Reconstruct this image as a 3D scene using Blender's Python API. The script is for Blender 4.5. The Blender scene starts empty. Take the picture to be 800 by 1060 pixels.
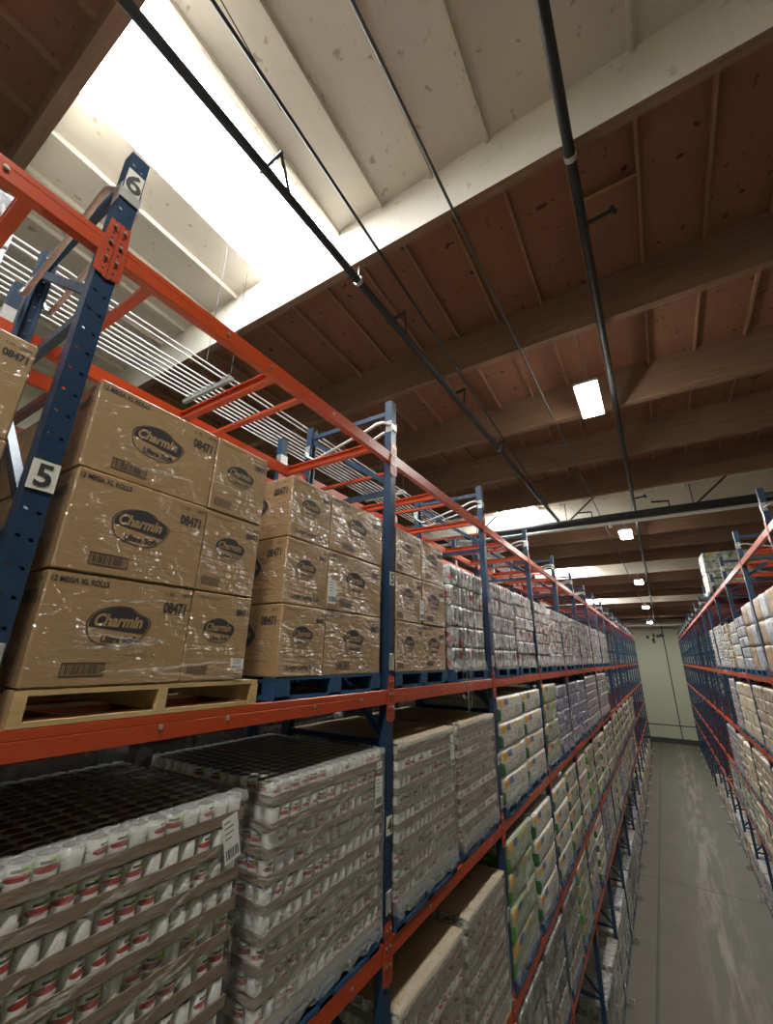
import bpy, math, random
from mathutils import Vector, Matrix, noise

# ---------------------------------------------------------------- basics
C = bpy.context.scene.collection
RND = random.Random(7)
CAMZ = 7.09                      # camera height above the floor
PITCH = 2.515                    # spacing of the rack uprights
FX_L, FX_R = -1.853, 1.56        # aisle faces of the two racks
YL0, YR0 = 0.53, 0.08            # an upright of either rack
TIER = {6: 8.906, 5: 6.840, 4: 5.290, 3: 3.715, 2: 2.430, 1: 0.0}   # beam tops
TIERNAME = {6: 'top', 5: 'second', 4: 'third', 3: 'fourth', 2: 'fifth'}
ORD = ['zeroth', 'first', 'second', 'third', 'fourth', 'fifth', 'sixth', 'seventh', 'eighth', 'ninth', 'tenth',
       'eleventh', 'twelfth', 'thirteenth', 'fourteenth', 'fifteenth', 'sixteenth', 'seventeenth', 'eighteenth',
       'nineteenth', 'twentieth', 'twenty-first', 'twenty-second', 'twenty-third', 'twenty-fourth', 'twenty-fifth',
       'twenty-sixth', 'twenty-seventh', 'twenty-eighth', 'twenty-ninth', 'thirtieth', 'thirty-first',
       'thirty-second', 'thirty-third', 'thirty-fourth', 'thirty-fifth', 'thirty-sixth', 'thirty-seventh']
SL = 0.042                       # fall of the roof along the aisle


def roof(y, a):                  # height of a plane of the sloping roof
    return CAMZ + a - SL * y


# ---------------------------------------------------------------- materials
class NT:
    def __init__(s, name):
        s.m = bpy.data.materials.new(name)
        s.m.use_nodes = True
        s.t = s.m.node_tree
        s.t.nodes.clear()
        s.out = s.t.nodes.new('ShaderNodeOutputMaterial')

    def n(s, typ, **kw):
        nd = s.t.nodes.new(typ)
        for k, v in kw.items():
            setattr(nd, k, v)
        return nd

    def put(s, sock, v):
        if hasattr(v, 'is_linked') or isinstance(v, bpy.types.NodeSocket):
            s.t.links.new(v, sock)
        elif isinstance(v, (tuple, list)) and len(v) == 3 and sock.type == 'RGBA':
            sock.default_value = (*v, 1)
        else:
            sock.default_value = v

    def math(s, op, a, b=0.0, c=None, clamp=False):
        nd = s.n('ShaderNodeMath', operation=op, use_clamp=clamp)
        s.put(nd.inputs[0], a)
        s.put(nd.inputs[1], b)
        if c is not None:
            s.put(nd.inputs[2], c)
        return nd.outputs[0]

    def mix(s, fac, a, b, blend='MIX'):
        nd = s.n('ShaderNodeMix', data_type='RGBA', blend_type=blend)
        s.put(nd.inputs[0], fac)
        s.put(nd.inputs[6], a)
        s.put(nd.inputs[7], b)
        return nd.outputs[2]

    def coord(s, which='Object', scale=(1, 1, 1), loc=(0, 0, 0)):
        tc = s.n('ShaderNodeTexCoord')
        mp = s.n('ShaderNodeMapping')
        mp.inputs['Scale'].default_value = scale
        mp.inputs['Location'].default_value = loc
        s.t.links.new(tc.outputs[which], mp.inputs[0])
        return mp.outputs[0]

    def noise(s, vec, scale=5, detail=4, rough=0.55, dist=0.0):
        nd = s.n('ShaderNodeTexNoise')
        s.put(nd.inputs['Vector'], vec)
        nd.inputs['Scale'].default_value = scale
        nd.inputs['Detail'].default_value = detail
        nd.inputs['Roughness'].default_value = rough
        nd.inputs['Distortion'].default_value = dist
        return nd.outputs[0]

    def ramp(s, fac, stops):
        nd = s.n('ShaderNodeValToRGB')
        e = nd.color_ramp.elements
        while len(e) < len(stops):
            e.new(0.5)
        for el, (p, c) in zip(e, stops):
            el.position = p
            el.color = (*c, 1) if len(c) == 3 else c
        s.put(nd.inputs[0], fac)
        return nd.outputs[0]

    def gt(s, a, b):
        return s.math('GREATER_THAN', a, b)

    def box(s, u, v, u0, u1, v0, v1):        # 1 inside a rectangle
        a = s.math('MULTIPLY', s.gt(u, u0), s.math('LESS_THAN', u, u1))
        b = s.math('MULTIPLY', s.gt(v, v0), s.math('LESS_THAN', v, v1))
        return s.math('MULTIPLY', a, b)

    def sep(s, vec):
        nd = s.n('ShaderNodeSeparateXYZ')
        s.put(nd.inputs[0], vec)
        return nd.outputs

    def rand(s):
        return s.n('ShaderNodeObjectInfo').outputs['Random']

    def bump(s, h, strength=0.3, dist=0.01):
        nd = s.n('ShaderNodeBump')
        nd.inputs['Strength'].default_value = strength
        nd.inputs['Distance'].default_value = dist
        s.put(nd.inputs['Height'], h)
        return nd.outputs[0]

    def pbr(s, col, rough=0.5, metal=0.0, normal=None, coat=0.0, coat_rough=0.15, coat_normal=None, spec=0.5,
            emit=None, estr=0.0):
        p = s.n('ShaderNodeBsdfPrincipled')
        s.put(p.inputs['Base Color'], col)
        s.put(p.inputs['Roughness'], rough)
        s.put(p.inputs['Metallic'], metal)
        s.put(p.inputs['Specular IOR Level'], spec)
        s.put(p.inputs['Coat Weight'], coat)
        s.put(p.inputs['Coat Roughness'], coat_rough)
        p.inputs['Coat IOR'].default_value = 1.9
        if normal is not None:
            s.put(p.inputs['Normal'], normal)
        if coat_normal is not None:
            s.put(p.inputs['Coat Normal'], coat_normal)
        if emit is not None:
            s.put(p.inputs['Emission Color'], emit)
            p.inputs['Emission Strength'].default_value = estr
        s.t.links.new(p.outputs[0], s.out.inputs[0])
        return p


M = {}


def paint(name, col, rough=0.35, wear=0.25, metal=0.0, scale=9):
    t = NT(name)
    v = t.coord('Object')
    f = t.noise(v, scale, 5, 0.6)
    g = t.math('MULTIPLY', t.gt(t.noise(v, 38, 3), 0.66), 0.5)
    dark = tuple(c * (1 - wear) for c in col)
    c = t.mix(f, col, dark)
    c = t.mix(t.math('MULTIPLY', g, wear), c, (0.30, 0.28, 0.26))
    r = t.math('ADD', t.math('MULTIPLY', f, 0.25), rough - 0.1)
    t.pbr(c, r, metal)
    M[name] = t.m


paint('orange_paint', (0.50, 0.060, 0.012), 0.32, 0.22)
paint('orange_shaded', (0.15, 0.022, 0.012), 0.5, 0.3)  # same orange paint with the shade inside the racks put into it
paint('blue_paint', (0.013, 0.046, 0.105), 0.42, 0.25)
paint('galvanised', (0.62, 0.62, 0.60), 0.38, 0.25, 0.75, 30)
paint('black_pipe', (0.022, 0.025, 0.026), 0.5, 0.3)
paint('white_pipe', (0.75, 0.75, 0.72), 0.4, 0.1)
paint('bolt_steel', (0.6, 0.58, 0.52), 0.3, 0.1, 0.9)
paint('grey_cable', (0.10, 0.10, 0.10), 0.6, 0.2)
paint('pallet_blue', (0.012, 0.075, 0.19), 0.7, 0.45, 0, 14)
paint('dark_ink', (0.030, 0.030, 0.034), 0.55, 0.1)
paint('sign_white', (0.72, 0.70, 0.62), 0.5, 0.08)
paint('label_paper', (0.78, 0.78, 0.76), 0.45, 0.05)
paint('fixture_body', (0.5, 0.5, 0.5), 0.5, 0.1)
paint('green_pack', (0.03, 0.16, 0.03), 0.4, 0.2)

# post paint with the rows of holes punched through the face
t = NT('blue_post')
v = t.coord('Object')
f = t.noise(v, 9, 5, 0.6)
x, y, z = t.sep(v)
wy = t.math('DIVIDE', t.math('SUBTRACT', t.math('ABSOLUTE', y), 0.021), 0.0085)
wz = t.math('DIVIDE', t.math('SUBTRACT', t.math('MODULO', t.math('ADD', z, t.math('MULTIPLY', y, 0.25)), 0.1016), 0.05), 0.0062)
d2 = t.math('ADD', t.math('MULTIPLY', wy, wy), t.math('MULTIPLY', wz, wz))
hole = t.math('MULTIPLY', t.math('LESS_THAN', d2, 1.0), t.gt(x, -0.004))
p = t.pbr(t.mix(f, (0.013, 0.042, 0.098), (0.009, 0.028, 0.065)), 0.36)
tr = t.n('ShaderNodeBsdfTransparent')
mx = t.n('ShaderNodeMixShader')
t.put(mx.inputs[0], hole)
t.t.links.new(p.outputs[0], mx.inputs[1])
t.t.links.new(tr.outputs[0], mx.inputs[2])
t.t.links.new(mx.outputs[0], t.out.inputs[0])
M['blue_post'] = t.m

# orange connector plate with punched holes
t = NT('orange_plate')
v = t.coord('Object')
x, y, z = t.sep(v)
wy = t.math('DIVIDE', t.math('SUBTRACT', t.math('ABSOLUTE', y), 0.021), 0.0062)
wz = t.math('DIVIDE', t.math('SUBTRACT', t.math('MODULO', t.math('ADD', z, 10.0), 0.036), 0.018), 0.0062)
d2 = t.math('ADD', t.math('MULTIPLY', wy, wy), t.math('MULTIPLY', wz, wz))
hole = t.math('MULTIPLY', t.math('LESS_THAN', d2, 1.0), t.gt(x, 0.006))
c = t.mix(t.noise(v, 9, 4), (0.43, 0.050, 0.013), (0.34, 0.040, 0.011))
t.pbr(t.mix(hole, c, (0.01, 0.01, 0.015)), 0.4)
M['orange_plate'] = t.m


def wrap_normal(t, v, amt=0.9, scale=1.0):
    # creases of cling film: long, nearly level ridges with finer crumples
    m1 = t.n('ShaderNodeMapping')
    m1.inputs['Scale'].default_value = (5 * scale, 5 * scale, 24 * scale)
    m1.inputs['Rotation'].default_value = (0.12, 0.0, 0.0)
    t.put(m1.inputs[0], v)
    a = t.noise(m1.outputs[0], 1.0, 2, 0.5, 1.2)
    b = t.noise(v, 11 * scale, 2, 0.5, 1.5)
    h = t.math('ADD', t.math('MULTIPLY', a, 0.8), t.math('MULTIPLY', b, 0.8))
    return t.bump(h, amt, 0.032)


def carton(name, ca, cb, coat):
    t = NT(name)
    v = t.coord('Object')
    m1 = t.n('ShaderNodeMapping')
    m1.inputs['Scale'].default_value = (4, 4, 60)
    t.put(m1.inputs[0], v)
    f = t.noise(m1.outputs[0], 1.4, 5, 0.6)
    g = t.noise(v, 2.5, 3)
    c = t.mix(t.math('ADD', t.math('MULTIPLY', f, 0.6), t.math('MULTIPLY', g, 0.4)), ca, cb)
    cov = t.math('MULTIPLY', t.math('SUBTRACT', t.noise(t.coord('Object', (1, 1, 1.6)), 2.6, 3, 0.6), 0.36), coat * 3.2, clamp=True)
    t.pbr(c, 0.7, coat=cov, coat_rough=0.24, coat_normal=wrap_normal(t, v, 1.0), spec=0.3)
    M[name] = t.m


carton('kraft', (0.40, 0.255, 0.125), (0.31, 0.19, 0.09), 1.3)
carton('kraft_bare', (0.46, 0.28, 0.12), (0.38, 0.22, 0.09), 0.05)
carton('kraft_dark', (0.20, 0.15, 0.10), (0.14, 0.10, 0.065), 0.3)
carton('tray_card', (0.24, 0.165, 0.105), (0.17, 0.115, 0.072), 0.45)
carton('cap_card', (0.46, 0.36, 0.22), (0.37, 0.28, 0.165), 0.3)
carton('beige_pack', (0.50, 0.42, 0.29), (0.28, 0.20, 0.11), 0.6)


def wood(name, a, b, sc=(2, 30, 30)):
    t = NT(name)
    v = t.coord('Object')
    m1 = t.n('ShaderNodeMapping')
    m1.inputs['Scale'].default_value = sc
    t.put(m1.inputs[0], v)
    f = t.noise(m1.outputs[0], 1.0, 6, 0.6, 0.6)
    f = t.math('MULTIPLY', t.math('SUBTRACT', f, 0.25), 2.0, clamp=True)
    c = t.mix(f, a, b)
    t.pbr(c, 0.75, spec=0.25)
    M[name] = t.m


wood('pallet_wood', (0.62, 0.44, 0.22), (0.44, 0.29, 0.13), (30, 3, 30))
wood('glulam', (0.35, 0.215, 0.138), (0.22, 0.125, 0.077), (0.9, 14, 22))
wood('raw_board', (0.34, 0.20, 0.10), (0.20, 0.11, 0.05), (2, 14, 22))
wood('joist', (0.40, 0.23, 0.135), (0.28, 0.15, 0.085), (18, 1.5, 18))


def deck(name, a, b, knot, ks=0.5):
    # plywood sheets with knots and stains
    t = NT(name)
    v = t.coord('Object')
    m1 = t.n('ShaderNodeMapping')
    m1.inputs['Scale'].default_value = (7, 1.4, 1)
    t.put(m1.inputs[0], v)
    f = t.noise(m1.outputs[0], 1.6, 6, 0.65, 0.8)
    g = t.noise(v, 0.7, 3, 0.6)
    k = t.noise(v, 7.5, 2, 0.4, 0.2)
    kn = t.math('MULTIPLY', t.math('MULTIPLY', t.math('SUBTRACT', k, 0.67), 14.0, clamp=True), ks)
    c = t.mix(t.math('ADD', t.math('MULTIPLY', f, 0.65), t.math('MULTIPLY', g, 0.35)), a, b)
    c = t.mix(kn, c, knot)
    t.pbr(c, 0.8, spec=0.2)
    M[name] = t.m


deck('brown_plywood', (0.34, 0.168, 0.102), (0.21, 0.095, 0.055), (0.035, 0.013, 0.008), 0.8)
deck('white_plywood', (0.70, 0.645, 0.565), (0.58, 0.52, 0.44), (0.22, 0.15, 0.09), 0.55)
deck('white_beam', (0.72, 0.675, 0.595), (0.60, 0.545, 0.45), (0.35, 0.27, 0.14), 0.4)

# floor
t = NT('concrete')
v = t.coord('Object')
x, y, z = t.sep(v)
f = t.noise(v, 0.8, 6, 0.6)
g = t.noise(v, 7, 5, 0.65)
m1 = t.n('ShaderNodeMapping')
m1.inputs['Scale'].default_value = (2.2, 0.22, 1)
t.put(m1.inputs[0], v)
s_ = t.noise(m1.outputs[0], 1.6, 4, 0.6, 0.4)
c = t.mix(f, (0.165, 0.152, 0.115), (0.105, 0.097, 0.073))
wx = t.math('SUBTRACT', 1.0, t.math('MULTIPLY', t.math('ABSOLUTE', t.math('SUBTRACT', x, 0.25)), 1.3), clamp=True)
worn = t.math('MULTIPLY', t.math('MULTIPLY', t.math('SUBTRACT', s_, 0.44), 6.0, clamp=True), t.math('MULTIPLY', wx, t.math('ADD', 0.35, g)))
c = t.mix(t.math('MULTIPLY', worn, 0.7), c, (0.36, 0.34, 0.28))
j1 = t.math('LESS_THAN', t.math('ABSOLUTE', t.math('SUBTRACT', t.math('MODULO', t.math('ADD', y, 22.0), 12.0), 6.0)), 0.03)
j2 = t.math('LESS_THAN', t.math('ABSOLUTE', t.math('ADD', x, 1.28)), 0.035)
c = t.mix(t.math('MULTIPLY', t.math('MAXIMUM', j1, j2), 0.7), c, (0.05, 0.05, 0.045))
t.pbr(c, t.math('ADD', 0.42, t.math('MULTIPLY', g, 0.3)), normal=t.bump(g, 0.1, 0.01), spec=0.35)
M['concrete'] = t.m

t = NT('panel_wall')
v = t.coord('Object')
f = t.noise(v, 0.5, 4)
g = t.noise(v, 9, 3)
t.pbr(t.mix(t.math('ADD', t.math('MULTIPLY', f, .7), t.math('MULTIPLY', g, .3)), (0.56, 0.58, 0.45), (0.49, 0.51, 0.39)), 0.7, spec=0.2)
M['panel_wall'] = t.m
t = NT('dark_base')
t.pbr((0.05, 0.055, 0.05), 0.6)
M['dark_base'] = t.m

for nm, col, st in (('lamp_diffuser', (1.0, 0.97, 0.90), 62.0), ('added_uplight_glow', (1.0, 0.95, 0.88), 3.0), ('skylight_pane', (0.90, 0.96, 1.0), 15.0)):  # the uplight glow is an added source for the dim ceiling
    t = NT(nm)
    t.pbr((0.8, 0.8, 0.8), 0.5, emit=col, estr=st)
    M[nm] = t.m

# plastic film bunched into ribbons
t = NT('film')
v = t.coord('Object')
p = t.pbr((0.80, 0.80, 0.78), 0.26, normal=wrap_normal(t, v, 1.0, 2.0), spec=0.6)
tr = t.n('ShaderNodeBsdfTransparent')
mx = t.n('ShaderNodeMixShader')
t.put(mx.inputs[0], t.math('MULTIPLY', t.noise(v, 24, 3), 0.50))
t.t.links.new(tr.outputs[0], mx.inputs[1])
t.t.links.new(p.outputs[0], mx.inputs[2])
t.t.links.new(mx.outputs[0], t.out.inputs[0])
M['film'] = t.m

# the same film lying smooth over goods, clear or clouded by more turns
for nm, lo, hi in (('film_sheet', 0.06, 0.34), ('film_cloudy', 0.24, 0.40)):
    t = NT(nm)
    v = t.coord('Object')
    m1 = t.n('ShaderNodeMapping')
    m1.inputs['Scale'].default_value = (3, 3, 16)
    m1.inputs['Rotation'].default_value = (0.35, 0, 0)
    t.put(m1.inputs[0], v)
    cr = t.noise(m1.outputs[0], 1.2, 5, 0.65, 1.4)
    cr = t.math('MULTIPLY', t.math('SUBTRACT', cr, 0.50), 3.2, clamp=True)
    p = t.pbr((0.62, 0.61, 0.59), 0.26, normal=wrap_normal(t, v, 1.0, 1.2), spec=0.7)
    tr = t.n('ShaderNodeBsdfTransparent')
    mx = t.n('ShaderNodeMixShader')
    t.put(mx.inputs[0], t.math('ADD', lo, t.math('MULTIPLY', cr, hi)))
    t.t.links.new(tr.outputs[0], mx.inputs[1])
    t.t.links.new(p.outputs[0], mx.inputs[2])
    t.t.links.new(mx.outputs[0], t.out.inputs[0])
    M[nm] = t.m

# can: u runs round the can, v up it
t = NT('can_label')
uv = t.n('ShaderNodeUVMap').outputs[0]
u, w, _ = t.sep(uv)
rim = t.math('MAXIMUM', t.math('LESS_THAN', w, 0.07), t.gt(w, 0.93))
front = t.math('MULTIPLY', t.gt(u, 0.20), t.math('LESS_THAN', u, 0.78))
nz = t.noise(uv, 9, 3)
c = t.mix(t.gt(w, 0.54), (0.70, 0.69, 0.66), t.mix(t.gt(u, 0.56), (0.68, 0.68, 0.64), t.mix(nz, (0.22, 0.44, 0.03), (0.50, 0.66, 0.16))))
du = t.math('MULTIPLY', t.math('SUBTRACT', u, 0.55), 4.6)
dv = t.math('MULTIPLY', t.math('SUBTRACT', w, 0.62), 7.6)
tom = t.math('LESS_THAN', t.math('ADD', t.math('MULTIPLY', du, du), t.math('MULTIPLY', dv, dv)), 0.8)
c = t.mix(tom, c, t.mix(nz, (0.48, 0.02, 0.015), (0.16, 0.012, 0.014)))
c = t.mix(t.box(u, w, 0.45, 0.65, 0.77, 0.86), c, (0.025, 0.025, 0.03))
c = t.mix(t.box(u, w, 0.24, 0.76, 0.42, 0.53), c, (0.72, 0.68, 0.66))
back = t.mix(t.math('MULTIPLY', t.gt(t.noise(t.coord('UV', (30, 60, 1)), 1.0, 1), 0.55), 0.45), (0.76, 0.76, 0.74), (0.3, 0.3, 0.3))
c = t.mix(front, back, c)
c = t.mix(rim, c, (0.55, 0.55, 0.55))
t.pbr(c, 0.4, t.math('MULTIPLY', rim, 0.8), coat=0.5, coat_rough=0.25, coat_normal=wrap_normal(t, t.coord('Object'), 0.8))
M['can_label'] = t.m
t = NT('can_lid')
v = t.coord('Object')
t.pbr(t.mix(t.noise(v, 20, 3), (0.20, 0.19, 0.18), (0.10, 0.095, 0.09)), 0.42, 0.5, normal=wrap_normal(t, v, 0.6))
M['can_lid'] = t.m


def pack(name, base, alt, marks, scale=(1, 1, 1), gloss=0.7, amt=1.0, rough=0.45):
    """Film-wrapped goods: two tones in a broken pattern, with coloured spots of print; drink packs also have film glints painted in."""
    t = NT(name)
    v = t.coord('Object')
    m1 = t.n('ShaderNodeMapping')
    m1.inputs['Scale'].default_value = scale
    t.put(m1.inputs[0], v)
    ri = t.rand()
    off = t.n('ShaderNodeVectorMath', operation='ADD')
    cb = t.n('ShaderNodeCombineXYZ')
    for k in range(3):
        t.put(cb.inputs[k], t.math('MULTIPLY', ri, 17.0 + 9 * k))
    t.put(off.inputs[0], m1.outputs[0])
    t.put(off.inputs[1], cb.outputs[0])
    vv = off.outputs[0]
    f = t.noise(vv, 9, 4, 0.6, 0.6)
    f = t.math('MULTIPLY', t.math('SUBTRACT', f, 0.36), 3.4, clamp=True)
    c = t.mix(f, base, alt)
    for k, (col, thr, sc) in enumerate(marks):
        mm = t.n('ShaderNodeMapping')
        mm.inputs['Location'].default_value = (3.1 * k + 1.7, 5.3 * k, 2.2 * k)
        t.put(mm.inputs[0], vv)
        g = t.noise(mm.outputs[0], sc, 1, 0.4)
        c = t.mix(t.math('MULTIPLY', t.math('SUBTRACT', g, thr), 16, clamp=True), c, col)
    t.pbr(c, rough, coat=gloss, coat_rough=0.25, coat_normal=wrap_normal(t, v, amt, 1.3))
    M[name] = t.m


pack('drink_pack', (0.60, 0.585, 0.58), (0.10, 0.09, 0.095), [((0.33, 0.03, 0.04), 0.63, 9), ((0.75, 0.74, 0.72), 0.60, 14)], (1, 1, 0.8), 1.0)  # white speckle stands for film glints, put into the colour
pack('grey_pack', (0.50, 0.485, 0.465), (0.24, 0.22, 0.21), [((0.24, 0.13, 0.10), 0.62, 10), ((0.60, 0.59, 0.56), 0.62, 18)], (1, 2.2, 0.9), 0.8)
pack('violet_pack', (0.15, 0.15, 0.27), (0.34, 0.34, 0.38), [((0.03, 0.03, 0.16), 0.56, 9), ((0.6, 0.6, 0.62), 0.64, 16)], (1, 1, 1), 0.9)
pack('plum_pack', (0.36, 0.32, 0.33), (0.20, 0.16, 0.19), [((0.5, 0.48, 0.46), 0.60, 12)], (1, 1, 2.5), 0.8)
pack('dark_pack', (0.06, 0.06, 0.065), (0.34, 0.34, 0.34), [((0.45, 0.45, 0.45), 0.64, 16)], (1, 1, 0.7), 1.0)
pack('hazel_pack', (0.50, 0.42, 0.30), (0.30, 0.22, 0.13), [((0.62, 0.57, 0.47), 0.57, 8), ((0.16, 0.06, 0.03), 0.64, 10)], (1, 1.4, 0.7), 0.7)
pack('cream_pack', (0.62, 0.57, 0.43), (0.46, 0.38, 0.24), [((0.60, 0.30, 0.06), 0.62, 9)], (1, 1, 1), 0.6)
pack('ash_pack', (0.40, 0.42, 0.44), (0.20, 0.22, 0.26), [((0.10, 0.14, 0.30), 0.62, 9), ((0.68, 0.69, 0.70), 0.60, 13)], (1, 2.0, 0.7), 1.0)
pack('veg_pack', (0.62, 0.64, 0.58), (0.10, 0.17, 0.05), [((0.55, 0.42, 0.06), 0.60, 6), ((0.70, 0.72, 0.70), 0.57, 9)], (0.8, 0.8, 0.8), 0.8)
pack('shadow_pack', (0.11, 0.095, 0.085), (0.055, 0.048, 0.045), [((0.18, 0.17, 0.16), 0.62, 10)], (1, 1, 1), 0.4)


def towel(name, base, side, greenish):
    """Paper-towel bales: white film with grey print, a yellow burst and a blue patch near the corner, green side."""
    t = NT(name)
    v = t.coord('Object')
    uvn = t.n('ShaderNodeUVMap').outputs[0]
    u, w, _ = t.sep(uvn)
    nx, ny, nz = t.sep(t.n('ShaderNodeTexCoord').outputs['Normal'])
    isside = t.gt(t.math('ABSOLUTE', ny), 0.62)
    m1 = t.n('ShaderNodeMapping')
    m1.inputs['Scale'].default_value = (8, 9, 1)
    t.put(m1.inputs[0], uvn)
    pr = t.noise(m1.outputs[0], 1.3, 3, 0.7)
    ln = t.math('MULTIPLY', t.math('MULTIPLY', t.math('SUBTRACT', pr, 0.47), 9, clamp=True), 0.9)
    c = t.mix(ln, base, greenish)
    c = t.mix(t.math('MULTIPLY', isside, t.gt(t.math('SUBTRACT', 0.52, w), 0.0)), c, side)
    wob = t.math('MULTIPLY', t.math('SUBTRACT', t.noise(uvn, 12, 2), 0.5), 0.16)
    uu = t.math('ADD', u, wob)
    ww = t.math('ADD', w, wob)
    c = t.mix(t.box(uu, ww, 0.02, 0.20, 0.60, 0.92), c, (0.66, 0.33, 0.03))
    c = t.mix(t.box(uu, ww, 0.20, 0.36, 0.66, 0.92), c, (0.06, 0.10, 0.24))
    c = t.mix(t.box(uu, ww, 0.40, 0.80, 0.80, 0.90), c, (0.56, 0.40, 0.12))
    c = t.mix(t.box(uu, ww, 0.0, 0.06, 0.05, 0.5), c, side)
    c = t.mix(t.box(uu, ww, 0.62, 0.84, 0.22, 0.52), c, greenish)
    t.pbr(c, 0.45, coat=0.7, coat_rough=0.27, coat_normal=wrap_normal(t, v, 0.7, 1.2))
    M[name] = t.m


towel('towel_white', (0.66, 0.655, 0.60), (0.03, 0.14, 0.03), (0.34, 0.35, 0.33))
towel('towel_green', (0.24, 0.31, 0.18), (0.06, 0.26, 0.03), (0.42, 0.46, 0.36))
towel('towel_sage', (0.46, 0.48, 0.40), (0.05, 0.12, 0.04), (0.24, 0.28, 0.20))


# ---------------------------------------------------------------- mesh building
class MB:
    def __init__(s):
        s.v, s.f, s.m, s.uv, s.mats, s.smooth = [], [], [], [], [], []

    def mi(s, name):
        if name not in s.mats:
            s.mats.append(name)
        return s.mats.index(name)

    def add(s, vs, fs, mat, uvs=None, smooth=False):
        o = len(s.v)
        s.v += [tuple(p) for p in vs]
        k = s.mi(mat)
        for i, f in enumerate(fs):
            s.f.append(tuple(a + o for a in f))
            s.m.append(k)
            s.smooth.append(smooth)
            s.uv.append(uvs[i] if uvs else [(0, 0)] * len(f))
        return s

    def box(s, x0, x1, y0, y1, z0, z1, mat, bev=0.0):
        if bev <= 0:
            vs = [(x, y, z) for x in (x0, x1) for y in (y0, y1) for z in (z0, z1)]
            fs = [(0, 1, 3, 2), (4, 6, 7, 5), (0, 4, 5, 1), (2, 3, 7, 6), (0, 2, 6, 4), (1, 5, 7, 3)]
            uvs = []
            for f in fs:
                if len({vs[i][0] for i in f}) == 1:
                    uvs.append([((vs[i][1] - y0) / (y1 - y0), (vs[i][2] - z0) / (z1 - z0)) for i in f])
                elif len({vs[i][1] for i in f}) == 1:
                    uvs.append([((vs[i][0] - x0) / (x1 - x0), (vs[i][2] - z0) / (z1 - z0)) for i in f])
                else:
                    uvs.append([((vs[i][0] - x0) / (x1 - x0), 0.99) for i in f])
            return s.add(vs, fs, mat, uvs)
        b = min(bev, (x1 - x0) / 2.1, (y1 - y0) / 2.1, (z1 - z0) / 2.1)
        vs = []
        for sx in (0, 1):
            for sy in (0, 1):
                for sz in (0, 1):
                    X, Y, Z = (x0, x1)[sx], (y0, y1)[sy], (z0, z1)[sz]
                    dx, dy, dz = (b, -b)[sx], (b, -b)[sy], (b, -b)[sz]
                    vs += [(X, Y + dy, Z + dz), (X + dx, Y, Z + dz), (X + dx, Y + dy, Z)]
        I = lambda a, c, d, k: (a * 4 + c * 2 + d) * 3 + k
        fs = []
        for a in (0, 1):
            q = [I(a, 0, 0, 0), I(a, 1, 0, 0), I(a, 1, 1, 0), I(a, 0, 1, 0)]
            fs.append(q if a else q[::-1])
            q = [I(0, a, 0, 1), I(0, a, 1, 1), I(1, a, 1, 1), I(1, a, 0, 1)]
            fs.append(q if a else q[::-1])
            q = [I(0, 0, a, 2), I(1, 0, a, 2), I(1, 1, a, 2), I(0, 1, a, 2)]
            fs.append(q if a else q[::-1])
        for a in (0, 1):
            for c in (0, 1):
                fs.append([I(a, c, 0, 0), I(a, c, 1, 0), I(a, c, 1, 1), I(a, c, 0, 1)])
                fs.append([I(a, 0, c, 0), I(a, 1, c, 0), I(a, 1, c, 2), I(a, 0, c, 2)])
                fs.append([I(0, a, c, 1), I(1, a, c, 1), I(1, a, c, 2), I(0, a, c, 2)])
                for d in (0, 1):
                    fs.append([I(a, c, d, 0), I(a, c, d, 1), I(a, c, d, 2)])
        return s.add(vs, fs, mat)

    def bar(s, p, q, w, h, mat, up=(0, 0, 1)):
        p, q = Vector(p), Vector(q)
        d = (q - p).normalized()
        a = d.cross(Vector(up))
        if a.length < 1e-4:
            a = d.cross(Vector((0, 1, 0)))
        a.normalize()
        b = a.cross(d).normalized()
        vs = [e + a * (i * w / 2) + b * (j * h / 2) for e in (p, q) for i, j in ((-1, -1), (1, -1), (1, 1), (-1, 1))]
        fs = [(0, 3, 2, 1), (4, 5, 6, 7), (0, 1, 5, 4), (1, 2, 6, 5), (2, 3, 7, 6), (3, 0, 4, 7)]
        return s.add(vs, fs, mat)

    def tube(s, pts, r, mat, n=8):
        pts = [Vector(p) for p in pts]
        rings = []
        for i, p in enumerate(pts):
            d = (pts[min(i + 1, len(pts) - 1)] - pts[max(i - 1, 0)]).normalized()
            a = d.cross(Vector((0, 0, 1)))
            if a.length < 1e-3:
                a = d.cross(Vector((0, 1, 0)))
            a.normalize()
            b = a.cross(d)
            rings.append([p + (a * math.cos(2 * math.pi * k / n) + b * math.sin(2 * math.pi * k / n)) * r for k in range(n)])
        vs = [q for R in rings for q in R]
        fs = []
        for i in range(len(rings) - 1):
            for k in range(n):
                k2 = (k + 1) % n
                fs.append((i * n + k, i * n + k2, (i + 1) * n + k2, (i + 1) * n + k))
        s.add(vs, fs, mat, smooth=True)
        o = (len(rings) - 1) * n
        return s.add(rings[0] + rings[-1], [tuple(range(n))[::-1], tuple(range(n, 2 * n))], mat)

    def cyl(s, c, r, h, mat, lid=None, n=14, ang=0.0):
        """upright can with uv round its side"""
        x, y, z = c
        vs, fs, uvs = [], [], []
        prof = [(r * 0.96, 0), (r, 0.03), (r, 0.97), (r * 0.94, 1.0)]
        for k in range(n + 1):
            a = 2 * math.pi * k / n + ang
            for rr, hh in prof:
                vs.append((x - rr * math.cos(a), y - rr * math.sin(a), z + h * hh))
        for k in range(n):
            for j in range(3):
                a, b = k * 4 + j, (k + 1) * 4 + j
                fs.append((a, b, b + 1, a + 1))
                uvs.append([(k / n, prof[j][1]), ((k + 1) / n, prof[j][1]), ((k + 1) / n, prof[j + 1][1]), (k / n, prof[j + 1][1])])
        s.add(vs, fs, mat, uvs, True)
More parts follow.
